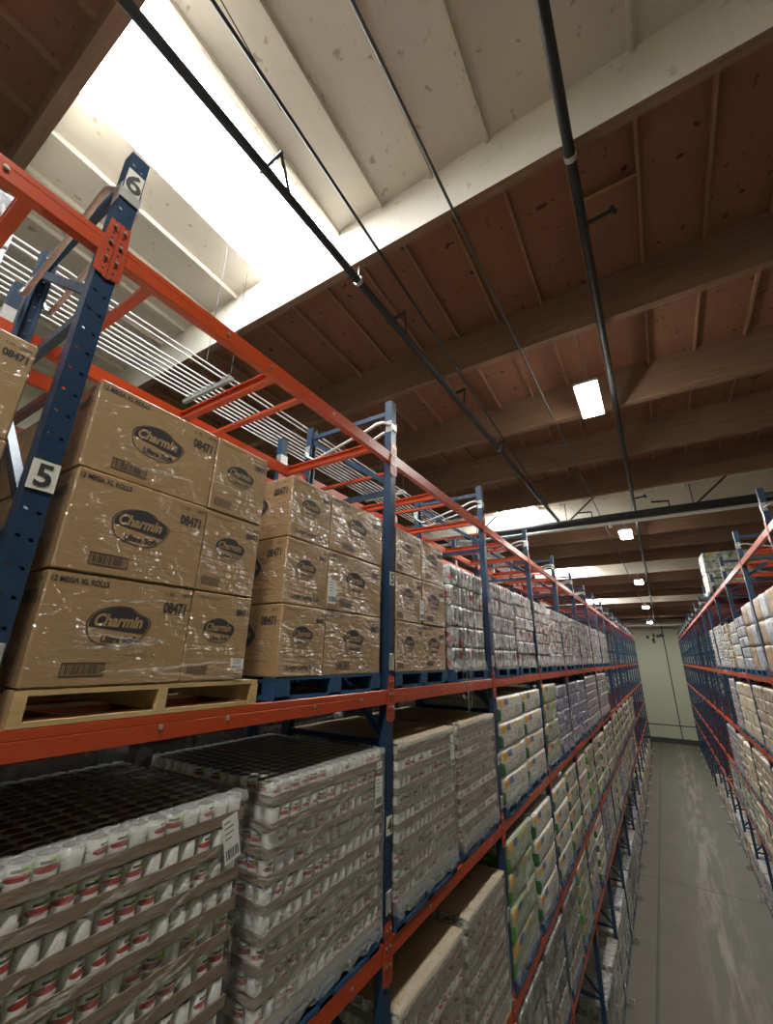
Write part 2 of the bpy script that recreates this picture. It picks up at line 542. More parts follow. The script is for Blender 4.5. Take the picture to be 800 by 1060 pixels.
        top = [(x - r * 0.94 * math.cos(2 * math.pi * k / n), y - r * 0.94 * math.sin(2 * math.pi * k / n), z + h * 0.985) for k in range(n)]
        return s.add(top, [tuple(range(n))], lid or mat)

    def bulge(s, x0, x1, y0, y1, z0, z1, mat, ny=14, nz=6, amp=0.008, scal=0, samp=0.012, seed=0, rnd=0.03):
        """a soft film-wrapped pack: rounded, slightly lumpy, optionally scalloped by what stands inside"""
        W, D, Hh = y1 - y0, x1 - x0, z1 - z0
        nx = max(3, int(ny * min(D, 0.6) / max(W, 0.2)))
        cx, cy, cz = (x0 + x1) / 2, (y0 + y1) / 2, (z0 + z1) / 2

        def pt(x, y, z):
            p = Vector((x, y, z))
            # round the edges
            q = Vector((max(x0 + rnd, min(x1 - rnd, x)), max(y0 + rnd, min(y1 - rnd, y)), max(z0 + rnd, min(z1 - rnd, z))))
            d = p - q
            if d.length > 1e-6:
                p = q + d.normalized() * rnd
            nn = noise.noise(Vector((x * 5 + seed * 3.7, y * 5 + seed, z * 6)))
            out = amp * (nn + 0.3)
            if scal:
                u = (y - y0) / W
                v_ = (z - z0) / Hh
                out += samp * (abs(math.sin(math.pi * scal * u)) - 1) * (0.5 + 0.5 * math.sin(math.pi * v_))
                u2 = (x - x0) / D
                out2 = amp * (nn + .3) + samp * (abs(math.sin(math.pi * scal * u2)) - 1)
            else:
                out2 = out
            fx = 1 if abs(x - x1) < 1e-6 else (-1 if abs(x - x0) < 1e-6 else 0)
            fy = 1 if abs(y - y1) < 1e-6 else (-1 if abs(y - y0) < 1e-6 else 0)
            if fx:
                p.x += fx * out
            if fy:
                p.y += fy * out2 * 0.7
            return p
        idx, vs, fs, uvs = {}, [], [], []

        def vid(x, y, z):
            k = (round(x, 5), round(y, 5), round(z, 5))
            if k not in idx:
                idx[k] = len(vs)
                vs.append(pt(x, y, z))
            return idx[k]
        lx = [x0 + D * i / nx for i in range(nx + 1)]
        ly = [y0 + W * i / ny for i in range(ny + 1)]
        lz = [z0 + Hh * i / nz for i in range(nz + 1)]
        for X, fl in ((x1, 0), (x0, 1)):
            for i in range(ny):
                for j in range(nz):
                    q = [(ly[i], lz[j]), (ly[i + 1], lz[j]), (ly[i + 1], lz[j + 1]), (ly[i], lz[j + 1])]
                    if fl:
                        q = q[::-1]
                    fs.append([vid(X, a, b) for a, b in q])
                    uvs.append([(((a - y0) / W) if not fl else 1 - (a - y0) / W, (b - z0) / Hh) for a, b in q])
        for Y, fl in ((y1, 1), (y0, 0)):
            for i in range(nx):
                for j in range(nz):
                    q = [(lx[i], lz[j]), (lx[i + 1], lz[j]), (lx[i + 1], lz[j + 1]), (lx[i], lz[j + 1])]
                    if fl:
                        q = q[::-1]
                    fs.append([vid(a, Y, b) for a, b in q])
                    uvs.append([(0.3 + 0.7 * (a - x0) / D, (b - z0) / Hh) for a, b in q])
        for Z, fl in ((z1, 0), (z0, 1)):
            for i in range(nx):
                for j in range(ny):
                    q = [(lx[i], ly[j]), (lx[i + 1], ly[j]), (lx[i + 1], ly[j + 1]), (lx[i], ly[j + 1])]
                    if fl:
                        q = q[::-1]
                    fs.append([vid(a, b, Z) for a, b in q])
                    uvs.append([((a - x0) / D, 0.97) for a, b in q])
        return s.add(vs, fs, mat, uvs, True)

    def merge(s, o):
        k0 = len(s.v)
        s.v += o.v
        mp = [s.mi(n) for n in o.mats]
        for f, m, uv, sm in zip(o.f, o.m, o.uv, o.smooth):
            s.f.append(tuple(a + k0 for a in f))
            s.m.append(mp[m])
            s.uv.append(uv)
            s.smooth.append(sm)
        return s

    def mesh(s, name):
        me = bpy.data.meshes.new(name)
        me.from_pydata(s.v, [], s.f)
        for n in s.mats:
            me.materials.append(M[n])
        me.polygons.foreach_set('material_index', s.m)
        me.polygons.foreach_set('use_smooth', s.smooth)
        ul = me.uv_layers.new(name='UVMap')
        ul.data.foreach_set('uv', [c for q in s.uv for p in q for c in p])
        me.update()
        return me


def obj(name, mb, parent=None, loc=None):
    o = bpy.data.objects.new(name, mb.mesh(name) if isinstance(mb, MB) else mb)
    C.objects.link(o)
    if parent is not None:
        o.parent = parent
    if loc is not None:
        o.location = loc
    return o


def tag(o, label=None, cat=None, group=None, kind=None):
    for k, v in (('label', label), ('category', cat), ('group', group), ('kind', kind)):
        if v:
            o[k] = v
    return o


def thing(name, label, cat, loc=(0, 0, 0), rz=0.0, group=None):
    o = bpy.data.objects.new(name, None)
    o.empty_display_size = 0.1
    C.objects.link(o)
    o.location = loc
    o.rotation_euler = (0, 0, rz)
    return tag(o, label, cat, group)


def kids(o):
    return [c for c in o.children]


def copy_tree(o, parent=None):
    c = o.copy()
    C.objects.link(c)
    if parent is not None:
        c.parent = parent
    for ch in kids(o):
        copy_tree(ch, c)
    return c


_txt = {}


def text2d(s, size, shear=0.0, bold=0.0, squeeze=1.0):
    """outline of a piece of writing as flat faces, centred"""
    k = (s, size, shear, bold, squeeze)
    if k in _txt:
        return _txt[k]
    cu = bpy.data.curves.new('t', 'FONT')
    cu.body = s
    cu.size = size
    cu.shear = shear
    cu.offset = bold
    cu.resolution_u = 3
    o = bpy.data.objects.new('t', cu)
    C.objects.link(o)
    dg = bpy.context.evaluated_depsgraph_get()
    me = bpy.data.meshes.new_from_object(o.evaluated_get(dg))
    vs = [(v.co.x * squeeze, v.co.y) for v in me.vertices]
    fs = [tuple(p.vertices) for p in me.polygons]
    bpy.data.objects.remove(o)
    bpy.data.curves.remove(cu)
    bpy.data.meshes.remove(me)
    cx = (min(a for a, b in vs) + max(a for a, b in vs)) / 2
    cy = (min(b for a, b in vs) + max(b for a, b in vs)) / 2
    _txt[k] = ([(a - cx, b - cy) for a, b in vs], fs)
    return _txt[k]


def write(mb, s, u, v, size, mat, put, **kw):
    """put(u, v) -> 3-D point on the face that carries the writing"""
    vs, fs = text2d(s, size, **kw)
    mb.add([put(u + a, v + b) for a, b in vs], fs, mat)


# ---------------------------------------------------------------- the building
XW0, XW1, YW0, YW1 = -12.0, 10.0, -9.0, 50.0
mb = MB().box(XW0, XW1, YW0, YW1, -0.2, 0.0, 'concrete')
tag(obj('floor', mb), kind='structure')
TOP = 6.36                       # roof deck above the camera, at y = 0
DECKT = 0.06
BEAM_B = 5.5

wl = obj('wall_back', MB().box(XW0, XW1, YW1, YW1 + 0.2, 0, 10.75, 'panel_wall'))
tag(wl, kind='structure')
mb = MB()
for xs in (-11.0, -7.2, -3.36, 0.47, 4.3, 8.1):
    mb.box(xs - 0.045, xs + 0.045, YW1 - 0.02, YW1 + 0.05, 0.35, 10.6, 'dark_base')
mb.box(XW0, XW1, YW1 - 0.02, YW1 + 0.05, 1.44, 1.53, 'dark_base')
tag(obj('trim_1', mb), kind='structure')
mb = MB().box(XW0, XW1, YW1 - 0.14, YW1, 0, 0.42, 'dark_base')
tag(obj('baseboard_back', mb), kind='structure')
mb = MB()
for (sx, sz, w_, h_) in ((-0.85, 9.25, .18, .22), (-0.28, 9.4, .12, .26), (0.05, 9.35, .22, .2), (0.38, 9.4, .2, .2), (-0.35, 8.95, .16, .3)):
    n_ = 7
    rim_ = [(sx + w_ * math.cos(6.283 * k / n_) * RND.uniform(.6, 1.2), YW1 - 0.004, sz + h_ * math.sin(6.283 * k / n_) * RND.uniform(.6, 1.2)) for k in range(n_)]
    mb.add(rim_, [tuple(range(n_))], 'dark_base')
obj('scuff_marks', mb, wl)
for nm, b in (('wall_left', (XW0 - 0.2, XW0, YW0, YW1)), ('wall_right', (XW1, XW1 + 0.2, YW0, YW1)), ('wall_front', (XW0, XW1, YW0 - 0.2, YW0))):
    tag(obj(nm, MB().box(*b, 0, 14.0, 'panel_wall')), kind='structure')

# roof: beams across, joists along, plywood above; some bays painted white round a skylight
BY = [-8.1, -5.3, -2.45, 0.41, 3.55, 6.40, 9.05, 11.45, 13.90, 16.45, 18.75, 21.05, 23.30, 25.95, 28.5, 31.0, 33.5, 36.0, 38.5, 41.0, 43.5, 46.0, 48.5]
WHITE = (3, 8, 12, 16)           # bay after beam n
SKX = (-4.85, -3.32)
BW = 0.13


def roof_prism(mb, x0, x1, y0, y1, a0, a1, mat, side=None):
    vs = [(x, y, roof(y, a)) for x in (x0, x1) for y in (y0, y1) for a in (a0, a1)]
    fs = [(0, 1, 3, 2), (4, 6, 7, 5), (0, 4, 5, 1), (2, 3, 7, 6), (0, 2, 6, 4), (1, 5, 7, 3)]
    for i, f in enumerate(fs):
        mb.add([vs[k] for k in f], [(0, 1, 2, 3)], (side or {}).get(i, mat))


ceil = MB()
joists = MB()
wceil = MB()
wjoists = MB()
edges = BY + [YW1]
edges = [YW0] + edges
n_win = 1
for i in range(len(edges) - 1):
    y0, y1 = edges[i] + (BW if i else 0), edges[i + 1]
    white = (i - 1) in WHITE
    tgt, jt = (wceil, wjoists) if white else (ceil, joists)
    dm, jm = ('white_plywood', 'white_plywood') if white else ('brown_plywood', 'joist')
    if white:
        roof_prism(tgt, XW0, SKX[0], y0, y1, TOP, TOP + DECKT, dm)
        roof_prism(tgt, SKX[1], XW1, y0, y1, TOP, TOP + DECKT, dm)
        w = MB()
        roof_prism(w, SKX[0], SKX[1], y0, y1, TOP + 0.012, TOP + 0.04, 'skylight_pane')
        wo = obj('window_%d' % n_win, MB(), None)
        fr = MB()
        for xx in (SKX[0] + .001, SKX[1] - .041):
            roof_prism(fr, xx, xx + 0.04, y0 + .001, y1 - .001, TOP + .041, TOP + 0.2, 'white_plywood')
        for yy in (y0 + .001, y1 - .041):
            roof_prism(fr, SKX[0] + .05, SKX[1] - .05, yy, yy + .04, TOP + .041, TOP + 0.2, 'white_plywood')
        bpy.data.objects.remove(wo)
        wo = tag(obj('window_%d' % n_win, fr), kind='structure')
        obj('pane', w, wo)
        n_win += 1
    else:
        roof_prism(tgt, XW0, XW1, y0, y1, TOP, TOP + DECKT, dm)
    k = -15
    while True:
        jx = -0.03 + 0.79 * k
        k += 1
        if jx > XW1 - .1:
            break
        if jx < XW0 + .1 or (white and SKX[0] - .05 < jx < SKX[1] + .05):
            continue
        roof_prism(jt, jx - 0.02, jx + 0.02, y0, y1, TOP - 0.085, TOP, jm)
roof_prism(joists, .0, .74, 4.85, 4.89, TOP - .10, TOP, 'joist')
co = tag(obj('ceiling', ceil), kind='structure')
obj('joists', joists, co)
obj('white_deck', wceil, co)
obj('white_joists', wjoists, co)
for i, y in enumerate(BY):
    b = MB()
    side = {}
    if i in WHITE:
        side[3] = 'white_beam'   # the face that looks into the white bay beyond
    if (i - 1) in WHITE:
        side[2] = 'white_beam'
    roof_prism(b, XW0, XW1, y, y + BW, BEAM_B, TOP, 'glulam', side)
    tag(obj('trim_%d' % (i + 2), b), kind='structure')

# pipes, cables and lamps under the roof


def run(pts_a, x, y0, y1):       # straight run following the roof
    return [(x(y0) if callable(x) else x, y0, roof(y0, pts_a)), (x(y1) if callable(x) else x, y1, roof(y1, pts_a))]


g = MB().tube(run(5.38, 0.03, -8.8, 49.8), 0.055, 'black_pipe', 10)
o = tag(obj('sprinkler_pipe', g), 'dark pipe running along the aisle under the roof, right of the skylight', 'pipe')
hb = MB().tube([(0.03, 3.62, roof(3.62, 5.32)), (0.03, 3.62, roof(3.62, 5.5))], 0.012, 'galvanised', 6).tube([(0.03, 3.60, roof(3.6, 5.38)), (0.03, 3.66, roof(3.66, 5.38))], 0.066, 'galvanised', 10)
obj('clamp', hb, o)
for y in (4.5, 14.4):
    obj('sprinkler_branch', MB().tube([(0.05, y, roof(y, 5.38)), (0.32, y, roof(y, 5.40)), (0.38, y, roof(y, 5.46))], 0.026, 'black_pipe', 8).tube([(0.36, y, roof(y, 5.40)), (0.40, y, roof(y, 5.36))], .03, 'black_pipe', 8), o)
g = MB().tube(run(5.22, lambda y: -2.985 + 0.045 * y, -8.8, 16.0), 0.055, 'black_pipe', 10)
o = tag(obj('sprinkler_pipe', g), 'dark pipe crossing in front of the bright skylight and on along the roof', 'pipe')
for y in (1.95, 4.55, 6.8, 9.1):
    x = -2.985 + 0.045 * y
    g = MB().bar((x - .13, y, roof(y, 5.30)), (x + .22, y, roof(y, 5.36)), 0.035, 0.035, 'black_pipe')
    g.bar((x + .2, y, roof(y, 5.36)), (x + .02, y + .35, roof(y, 5.22)), 0.03, 0.03, 'black_pipe')
    obj('hanger', g, o)
for y in (3.6, 9.15):
    x = -2.985 + 0.045 * y
    obj('clamp', MB().tube([(x, y, roof(y, 5.22)), (x + .001, y + .05, roof(y, 5.22))], 0.068, 'galvanised', 10).tube([(x, y + .02, roof(y, 5.2)), (x, y + .02, roof(y, 5.5))], .01, 'galvanised', 6), o)
g = MB().tube(run(5.44, -2.42, -8.8, 14.0), 0.020, 'black_pipe', 6)
tag(obj('conduit', g), 'thin dark conduit beside the skylight, running along the roof', 'conduit')
g = MB().tube(run(5.42, lambda y: -1.40 + 0.024 * y, -8.8, 44.2), 0.018, 'grey_cable', 6)
tag(obj('conduit', g), 'thin grey conduit under the roof midway between the two dark pipes', 'conduit')
pts = [(-2.72 + .06 * math.sin(y * 2.3) - .02 * y, y, roof(y, 6.25) + .02 * math.sin(5 * y)) for y in [0.7 + .14 * k for k in range(10)]]
tag(obj('loose_wire', MB().tube(pts, 0.007, 'black_pipe', 5)), 'thin loose wire drooping across the white deck beside the skylight', 'wire')

yd = 14.75
g = MB()
zd = roof(yd, 4.98)
g.tube([(XW0 + .1, yd, zd), (XW1 - .1, yd, zd)], 0.125, 'black_pipe', 12)
o = tag(obj('cross_main', g), 'thick black pipe crossing the aisle below the second white ceiling bay', 'pipe')
for x in (-5.2, -2.0, 1.55, 4.2):
    g = MB().tube([(x, yd - .01, zd), (x, yd - .01, roof(yd, 5.5) + .2)], 0.014, 'black_pipe', 6)
    g.bar((x, yd, zd + .02), (x + 1.0, yd + .1, zd + .9), 0.05, 0.05, 'black_pipe')
    g.tube([(x - .03, yd, zd), (x + .03, yd, zd)], .125, 'black_pipe', 12)
    obj('hanger', g, o)
for x in (-1.2, 0.95):
    g = MB().tube([(x, yd, zd + .05), (x, yd - .1, zd + .26), (x - .45, yd - .1, zd + .3)], .03, 'black_pipe', 8)
    obj('sprinkler_branch', g, o)
g = MB().tube([(XW0 + .1, yd - .05, zd - .21), (XW1 - .1, yd - .05, zd - .21)], 0.05, 'white_pipe', 10)
o = tag(obj('white_pipe', g), 'slim white pipe crossing the aisle just under the thick black pipe', 'pipe')
g = MB().tube([(-.72, yd - .05, zd - .25), (-.72, yd - .05, zd - .34)], .05, 'white_pipe', 8)
obj('drain_cap', g, o)
for yy, a in ((44.6, 5.35), (47.3, 5.1)):
    zz = roof(yy, a)
    g = MB().tube([(XW0, yy, zz), (XW1, yy, zz)], 0.09, 'white_pipe' if yy > 46 else 'black_pipe', 8)
    tag(obj('cross_main', g), ('white' if yy > 46 else 'black') + ' pipe crossing high up near the far wall', 'pipe')

# eight bright conduits on a hanger behind the left rack
zc = 10.04
for k in range(9):
    x = -4.44 + 0.082 * k + (0.10 if k > 6 else 0)
    g = MB().tube([(x, -8.0, zc + .03), (x, 40.0, zc + .03)], 0.0095, 'white_pipe', 6)
    tag(obj('pipe_run', g), 'thin white pipe strung high behind the left rack, %s in from the rack' % ORD[9 - k], 'pipe', 'white pipes on the hangers')
for i, y in enumerate((-1.6, 2.42, 6.4, 10.4)):
    t_ = thing('pipe_hanger', 'trapeze hanger carrying thin white pipes behind the left rack, ' + ('nearest one above the brown cartons' if i == 1 else ORD[i + 1] + ' along'), 'hanger', (0, y, 0))
    obj('cross_channel', MB().box(-4.52, -3.62, -0.02, 0.02, zc - .035, zc + .012, 'galvanised'), t_)
    for x in (-4.2, -3.66):
        obj('rod', MB().tube([(x, 0, zc - .03), (x, 0, roof(y, 5.55))], .0035, 'grey_cable', 6), t_)
    for k in range(9):
        x = -4.44 + 0.082 * k + (0.10 if k > 6 else 0)
        obj('strap', MB().box(x - .024, x + .024, -.026, .026, zc + .012, zc + .05, 'galvanised'), t_)

LY = [-8.6, -0.75, 7.85, 17.0, 26.0, 35.3, 44.6]
for i, y in enumerate(LY):
    z = roof(y, 5.03)
    t_ = thing('high_bay_light', 'bright rectangular ceiling light over the aisle, ' + (ORD[max(i - 1, 1)] + ' from the camera' if i > 1 else ('behind the camera' if i == 0 else 'directly above the camera')), 'ceiling light', (-0.38, y, z), 0)
    g = MB().box(-.20, .20, -.62, .62, 0.0, .06, 'fixture_body', .012).box(-.12, .12, -.45, .45, .06, .13, 'fixture_body', .01)
    obj('housing', g, t_)
    obj('diffuser', MB().box(-.19, .19, -.60, .60, -.022, 0.0, 'lamp_diffuser', .006), t_)
    for sx in (-1, 1):
        obj('added_uplight', MB().box(sx * .165 - .03, sx * .165 + .03, -.5, .5, .06, .075, 'added_uplight_glow'), t_)  # glowing strip added on top of the lamp to brighten the ceiling
    for yy in (-.5, .5):
        obj('hanging_wire', MB().tube([(0, yy, .13), (0, yy, TOP - 5.03 - .02)], .005, 'galvanised', 5), t_)

# ---------------------------------------------------------------- racks
PW, PD, DEPTH = 0.086, 0.075, 1.10
POST_TOP = 9.475


def post_mesh():
    b = MB()
    b.box(-.004, 0.0, -PW / 2, PW / 2, 0, POST_TOP, 'blue_post')
    for s in (-1, 1):
        b.box(-PD, -.004, s * PW / 2 - (.004 if s > 0 else 0), s * PW / 2 + (0 if s > 0 else .004), 0, POST_TOP, 'blue_paint')
        b.box(-PD, -PD + .004, s * PW / 2 - (.022 if s > 0 else 0), s * PW / 2 + (0 if s > 0 else .022), 0, POST_TOP, 'blue_paint')
    return b


def frame_proto():
    f = thing('upright_frame', 'x', 'rack frame')
    p = obj('post', post_mesh(), f)
    q = p.copy()
    C.objects.link(q)
    q.parent = f
    q.location = (-DEPTH, 0, 0)
    q.rotation_euler = (0, 0, math.pi)
    A, B = -PD, -DEPTH + PD
    for za, zb in ((9.36, 9.36), (8.62, 9.30), (8.52, 8.52)):
        nm = 'horizontal_brace' if za == zb else 'diagonal_brace'
        obj(nm, MB().bar((A + .01, 0, za), (B - .01, 0, zb), .036, .045, 'blue_paint'), f)
    lo = MB()
    z = 0.25
    while z < 8.3:
        lo.bar((A + .01, 0, z), (B - .01, 0, z), .036, .045, 'blue_paint')
        if z + 1.0 < 8.5:
            lo.bar((A + .01, 0, z + .06), (B - .01, 0, z + .95), .036, .045, 'blue_paint')
        z += 1.035
    obj('lower_bracing', lo, f)
    for s, x in ((1, 0.0), (-1, -DEPTH)):
        bb = MB().box(x - .09 if s > 0 else x - .03, x + .03 if s > 0 else x + .09, -.075, .075, 0, .012, 'blue_paint')
        bb.tube([(x + .012 * s, .058, .012), (x + .012 * s, .058, .035)], .012, 'bolt_steel', 6)
        obj('foot_plate', bb, f)
    # galvanised tie: brackets on both posts and two bent tubes between them
    for x, s in ((0.0, 1), (-DEPTH, -1)):
        b = MB()
        for y in (-PW / 2 - .005, PW / 2 + .001):
            b.box(min(x - .06 * s, x + .006 * s), max(x - .06 * s, x + .006 * s), y, y + .004, 9.13, 9.25, 'galvanised')
        b.box(min(x, x + .007 * s), max(x, x + .007 * s), -PW / 2, PW / 2, 9.16, 9.22, 'galvanised')
        obj('tie_bracket', b, f)
    for y, dz in ((-.068, .0), (.068, -.03)):
        pts = [(-.02, y * .72, 9.20 + dz), (-.08, y, 9.235 + dz), (-.16, y, 9.235 + dz), (-.26, y, 9.20 + dz), (-DEPTH + .26, y, 9.06 + dz), (-DEPTH + .16, y, 9.04 + dz), (-DEPTH + .06, y, 9.10 + dz), (-DEPTH + .02, y * .72, 9.17 + dz)]
        obj('tie_tube', MB().tube(pts, .014, 'galvanised', 8), f)
    for z in (7.045, 5.50):
        b = MB().box(0.001, 0.012, -.036, .036, z - .065, z + .065, 'galvanised', .004)
        b.box(.012, .018, -.012, .012, z - .05, z + .05, 'galvanised')
        b.tube([(.01, 0, z + .052), (.022, 0, z + .052)], .009, 'bolt_steel', 6).tube([(.01, 0, z - .052), (.022, 0, z - .052)], .009, 'bolt_steel', 6)
        obj('splice_plate', b, f)
    g = MB()      # steel toe guard at the floor
    g.bar((0.02, -.07, .02), (0.16, -.07, .02), .012, .10, 'galvanised').bar((0.02, .07, .02), (0.16, .07, .02), .012, .10, 'galvanised')
    g.bar((.16, -.076, .03), (.16, .076, .03), .012, .14, 'galvanised')
    g.box(.02, .035, -.07, .07, .02, .32, 'galvanised')
    obj('toe_guard', g, f)
    return f


def far_frame_mesh():
    b = MB()
    for x0, x1 in ((-PD, 0), (-DEPTH, -DEPTH + PD)):
        b.box(x0, x1, -PW / 2, PW / 2, 0, POST_TOP, 'blue_paint')
    z = .25
    while z < 9.3:
        b.bar((-PD, 0, z), (-DEPTH + PD, 0, z), .036, .045, 'blue_paint')
        if z < 8.4:
            b.bar((-PD, 0, z + .06), (-DEPTH + PD, 0, z + .95), .036, .045, 'blue_paint')
        z += 1.035
    b.box(-.06, .01, -PW / 2 - .01, PW / 2 + .01, 9.13, 9.26, 'galvanised')
    b.tube([(-.02, .06, 9.2), (-.2, .06, 9.2), (-DEPTH, .06, 9.06)], .014, 'galvanised', 6)
    b.box(0, .012, -.036, .036, 6.98, 7.11, 'galvanised')
    b.box(.0, .15, -.07, .07, 0.0, .12, 'galvanised')
    return b


def sign(frame, ch, z, w=.082, h=.112):
    b = MB().box(.001, .005, -w / 2, w / 2, z - h / 2, z + h / 2, 'sign_white')
    s = obj('number_sign', b, frame)
    n = MB()
    write(n, ch, 0, z, h * 1.06, 'dark_ink', lambda u, v: (.0065, u, v), bold=.003)
    obj('numeral', n, s)


def shelf_proto(thin_cross, near):
    """front and rear beam, end connectors and the cross bars that carry the pallets; origin at mid bay, beam top z = 0"""
    L = PITCH - PW
    s = thing('rack_shelf', 'x', 'rack shelf')
    for nm, x, sg in (('front_beam', 0.0, 1), ('rear_beam', -DEPTH, -1)):
        b = MB()
        xf = x
        # stepped box section
        prof = [(-.002 * sg, -.103), (0, -.100), (0, -.040), (-.0012 * sg, -.038), (-.0012 * sg, -.036), (0, -.034), (0, -.004), (-.004 * sg, 0), (-.032 * sg, 0), (-.032 * sg, -.02), (-.048 * sg, -.022), (-.048 * sg, -.103)]
        n = len(prof)
        vs = [(xf + a, yy, c) for yy in (-L / 2, L / 2) for a, c in prof]
        fs = [tuple(range(n)), tuple(range(n, 2 * n))[::-1]] + [(i, (i + 1) % n + 0, (i + 1) % n + n, i + n) for i in range(n)]
        b.add(vs, fs, 'orange_paint')
        bo = obj(nm, b, s)
        if near and sg > 0:
            for y in (-.62, -.28, .36, .86):
                g = MB().tube([(-.002, y, -.05), (.006, y, -.05)], .011, 'bolt_steel', 8).tube([(.006, y, -.05), (.0085, y, -.05)], .006, 'bolt_steel', 6)
                obj('bolt', g, bo)
    for e in (-1, 1):
        y0 = e * L / 2
        yy = sorted((y0, y0 + e * (PW / 2 - .001)))
        b = MB()
        vs = []
        lo = -.235
        out = e * .012
        pr = [(y0 - out * 0, .10), (y0 + e * (PW / 2 - .001), .10), (y0 + e * (PW / 2 - .001), lo), (y0 - out, lo + .02), (y0 - out * 1.2, -.12)]
        vs = [(x_, a, c) for x_ in (.001, .007) for a, c in pr]
        k = 5
        fs = [tuple(range(k)), tuple(range(k, 2 * k))] + [(i, (i + 1) % k, (i + 1) % k + k, i + k) for i in range(k)]
        # shift so that the plate's punched holes line up with its own middle
        co = obj('connector', MB().add([(p[0], p[1] - e * PITCH / 2, p[2]) for p in vs], fs, 'orange_plate'), s, (0, e * PITCH / 2, 0))
        if near:
            for zz in (.062, -.03, -.125):
                obj('bolt', MB().tube([(.007, -e * .021, zz), (.016, -e * .021, zz)], .0085, 'bolt_steel', 6), co)
    ys = (-1.06, -.22, .05, .95) if thin_cross else (-.85, -.3, .3, .85)
    cm = 'orange_paint' if thin_cross else 'orange_shaded'  # below the top tier the bars carry shade in their colour
    for k, y in enumerate(ys):
        b = MB()
        if k in (1, 3) or not thin_cross:
            b.bar((-.045, y, -.030), (-DEPTH + .045, y, -.030), .05, .012, cm)
            b.bar((-.045, y, -.060), (-DEPTH + .045, y, -.060), .010, .06, cm)
            b.bar((-.045, y, -.092), (-DEPTH + .045, y, -.092), .05, .012, cm)
        else:
            b.bar((-.045, y, -.085), (-DEPTH + .045, y, -.085), .045, .025, cm)
        obj('cross_bar', b, s)
    return s


def far_shelf_mesh():
    L = PITCH - PW
    b = MB().box(-.045, 0, -L / 2, L / 2, -.103, 0, 'orange_paint').box(-DEPTH, -DEPTH + .045, -L / 2, L / 2, -.103, 0, 'orange_shaded')
    for y in (-.9, -.3, .35, .95):
        b.bar((-.045, y, -.07), (-DEPTH + .045, y, -.07), .05, .06, 'orange_shaded')
    for e in (-1, 1):
        b.box(.0, .008, *sorted((e * L / 2 - e * .012, e * L / 2 + e * .042)), -.22, .10, 'orange_paint')
    return b


FR = frame_proto()
SH_TOP = shelf_proto(True, True)
SH_NEAR = shelf_proto(False, True)
SH_MID = shelf_proto(False, False)
FARF = far_frame_mesh().mesh('upright_frame')
FARS = far_shelf_mesh().mesh('rack_shelf')
used = set()


def take(proto):
    if proto.name in used:
        return copy_tree(proto)
    used.add(proto.name)
    return proto


class Side:
    def __init__(s, name, fx, y0, sgn):
        s.name, s.fx, s.y0, s.sgn = name, fx, y0, sgn
        s.rz = 0 if sgn > 0 else math.pi

    def post_y(s, k):
        return s.y0 + PITCH * k


LEFT = Side('left', FX_L, YL0, 1)
RIGHT = Side('right', FX_R, YR0, -1)
BACK = Side('rear', FX_L - DEPTH - .38, YL0, 1)

GROUPS = {'f': 'upright frames of the %s rack', 's': 'beam shelves of the %s rack'}
for side, k0, k1 in ((LEFT, -1, 18), (RIGHT, 2, 19), (BACK, -1, 6)):
    nth = 0
    for k in range(k0, k1 + 1):
        y = side.post_y(k)
        if y > 49.2:
            break
        where = {'left': 'left rack', 'right': 'right rack', 'rear': 'rear row behind the left rack'}[side.name]
        nth += 1
        lab = 'blue steel upright frame of the %s, %s from the camera' % (where, ORD[nth])
        if side is LEFT and k == 0:
            lab = 'large blue upright frame at left bearing signs 6 and 5'
        elif side is LEFT and k == -1:
            lab = 'blue upright frame of the left rack out of frame beside the camera'
        elif side is LEFT and k == 1:
            lab = 'blue upright frame between brown carton loads bearing signs 5 and 4'
        if y < 23.5 and side is not BACK:
            f = take(FR)
        else:
            f = bpy.data.objects.new('upright_frame', FARF)
            C.objects.link(f)
            tag(f, None, 'rack frame')
        f.location = (side.fx, y, 0)
        f.rotation_euler = (0, 0, side.rz)
        tag(f, lab, 'rack frame', GROUPS['f'] % side.name)
        if side is LEFT and 0 <= k <= 6:
            if k == 0:
                sign(f, '6', 9.285, .075, .15)
                sign(f, '5', 7.705, .088, .115)
            else:
                sign(f, '5', 7.716, .075, .115)
            sign(f, '4', 5.94, .075, .115)
            sign(f, '3', 4.46, .075, .115)
    for lev in (6, 5, 4, 3, 2):
        if side is BACK and lev not in (6, 5, 4):
            continue
        nth = 0
        for k in range(k0, k1):
            y = side.post_y(k) + PITCH / 2
            if y > 47.5:
                break
            nth += 1
            # leave out shelves the photo shows nothing of
            if side is LEFT and ((lev == 3 and k < 1) or (lev == 2 and k < 2)):
                continue
            if side is RIGHT and ((lev == 4 and k < 3) or (lev == 3 and k < 4) or (lev == 2 and k < 5)):
                continue
            if side is BACK and (k > 3 and lev != 6):
                continue
            if y < 13.0 and side is not BACK:
                sh = take(SH_TOP if lev == 6 else (SH_NEAR if y < 6 else SH_MID))
            elif y < 18.5 and side is not BACK:
                sh = take(SH_MID)
            else:
                sh = bpy.data.objects.new('rack_shelf', FARS)
                C.objects.link(sh)
            sh.location = (side.fx, y, TIER[lev])
            sh.rotation_euler = (0, 0, side.rz)
            tag(sh, 'orange beam shelf, %s of the %s, %s bay along' % ('top tier' if lev == 6 else TIERNAME[lev] + ' tier from the top', {'left': 'left rack', 'right': 'right rack', 'rear': 'rear row'}[side.name], ORD[nth]),
                'rack shelf', GROUPS['s'] % side.name)

# ---------------------------------------------------------------- pallets and loads
#   load space: x = 0 is the aisle side of the pallet, x runs to -1.2 inwards; y along the rack, centred; z = 0 under the pallet


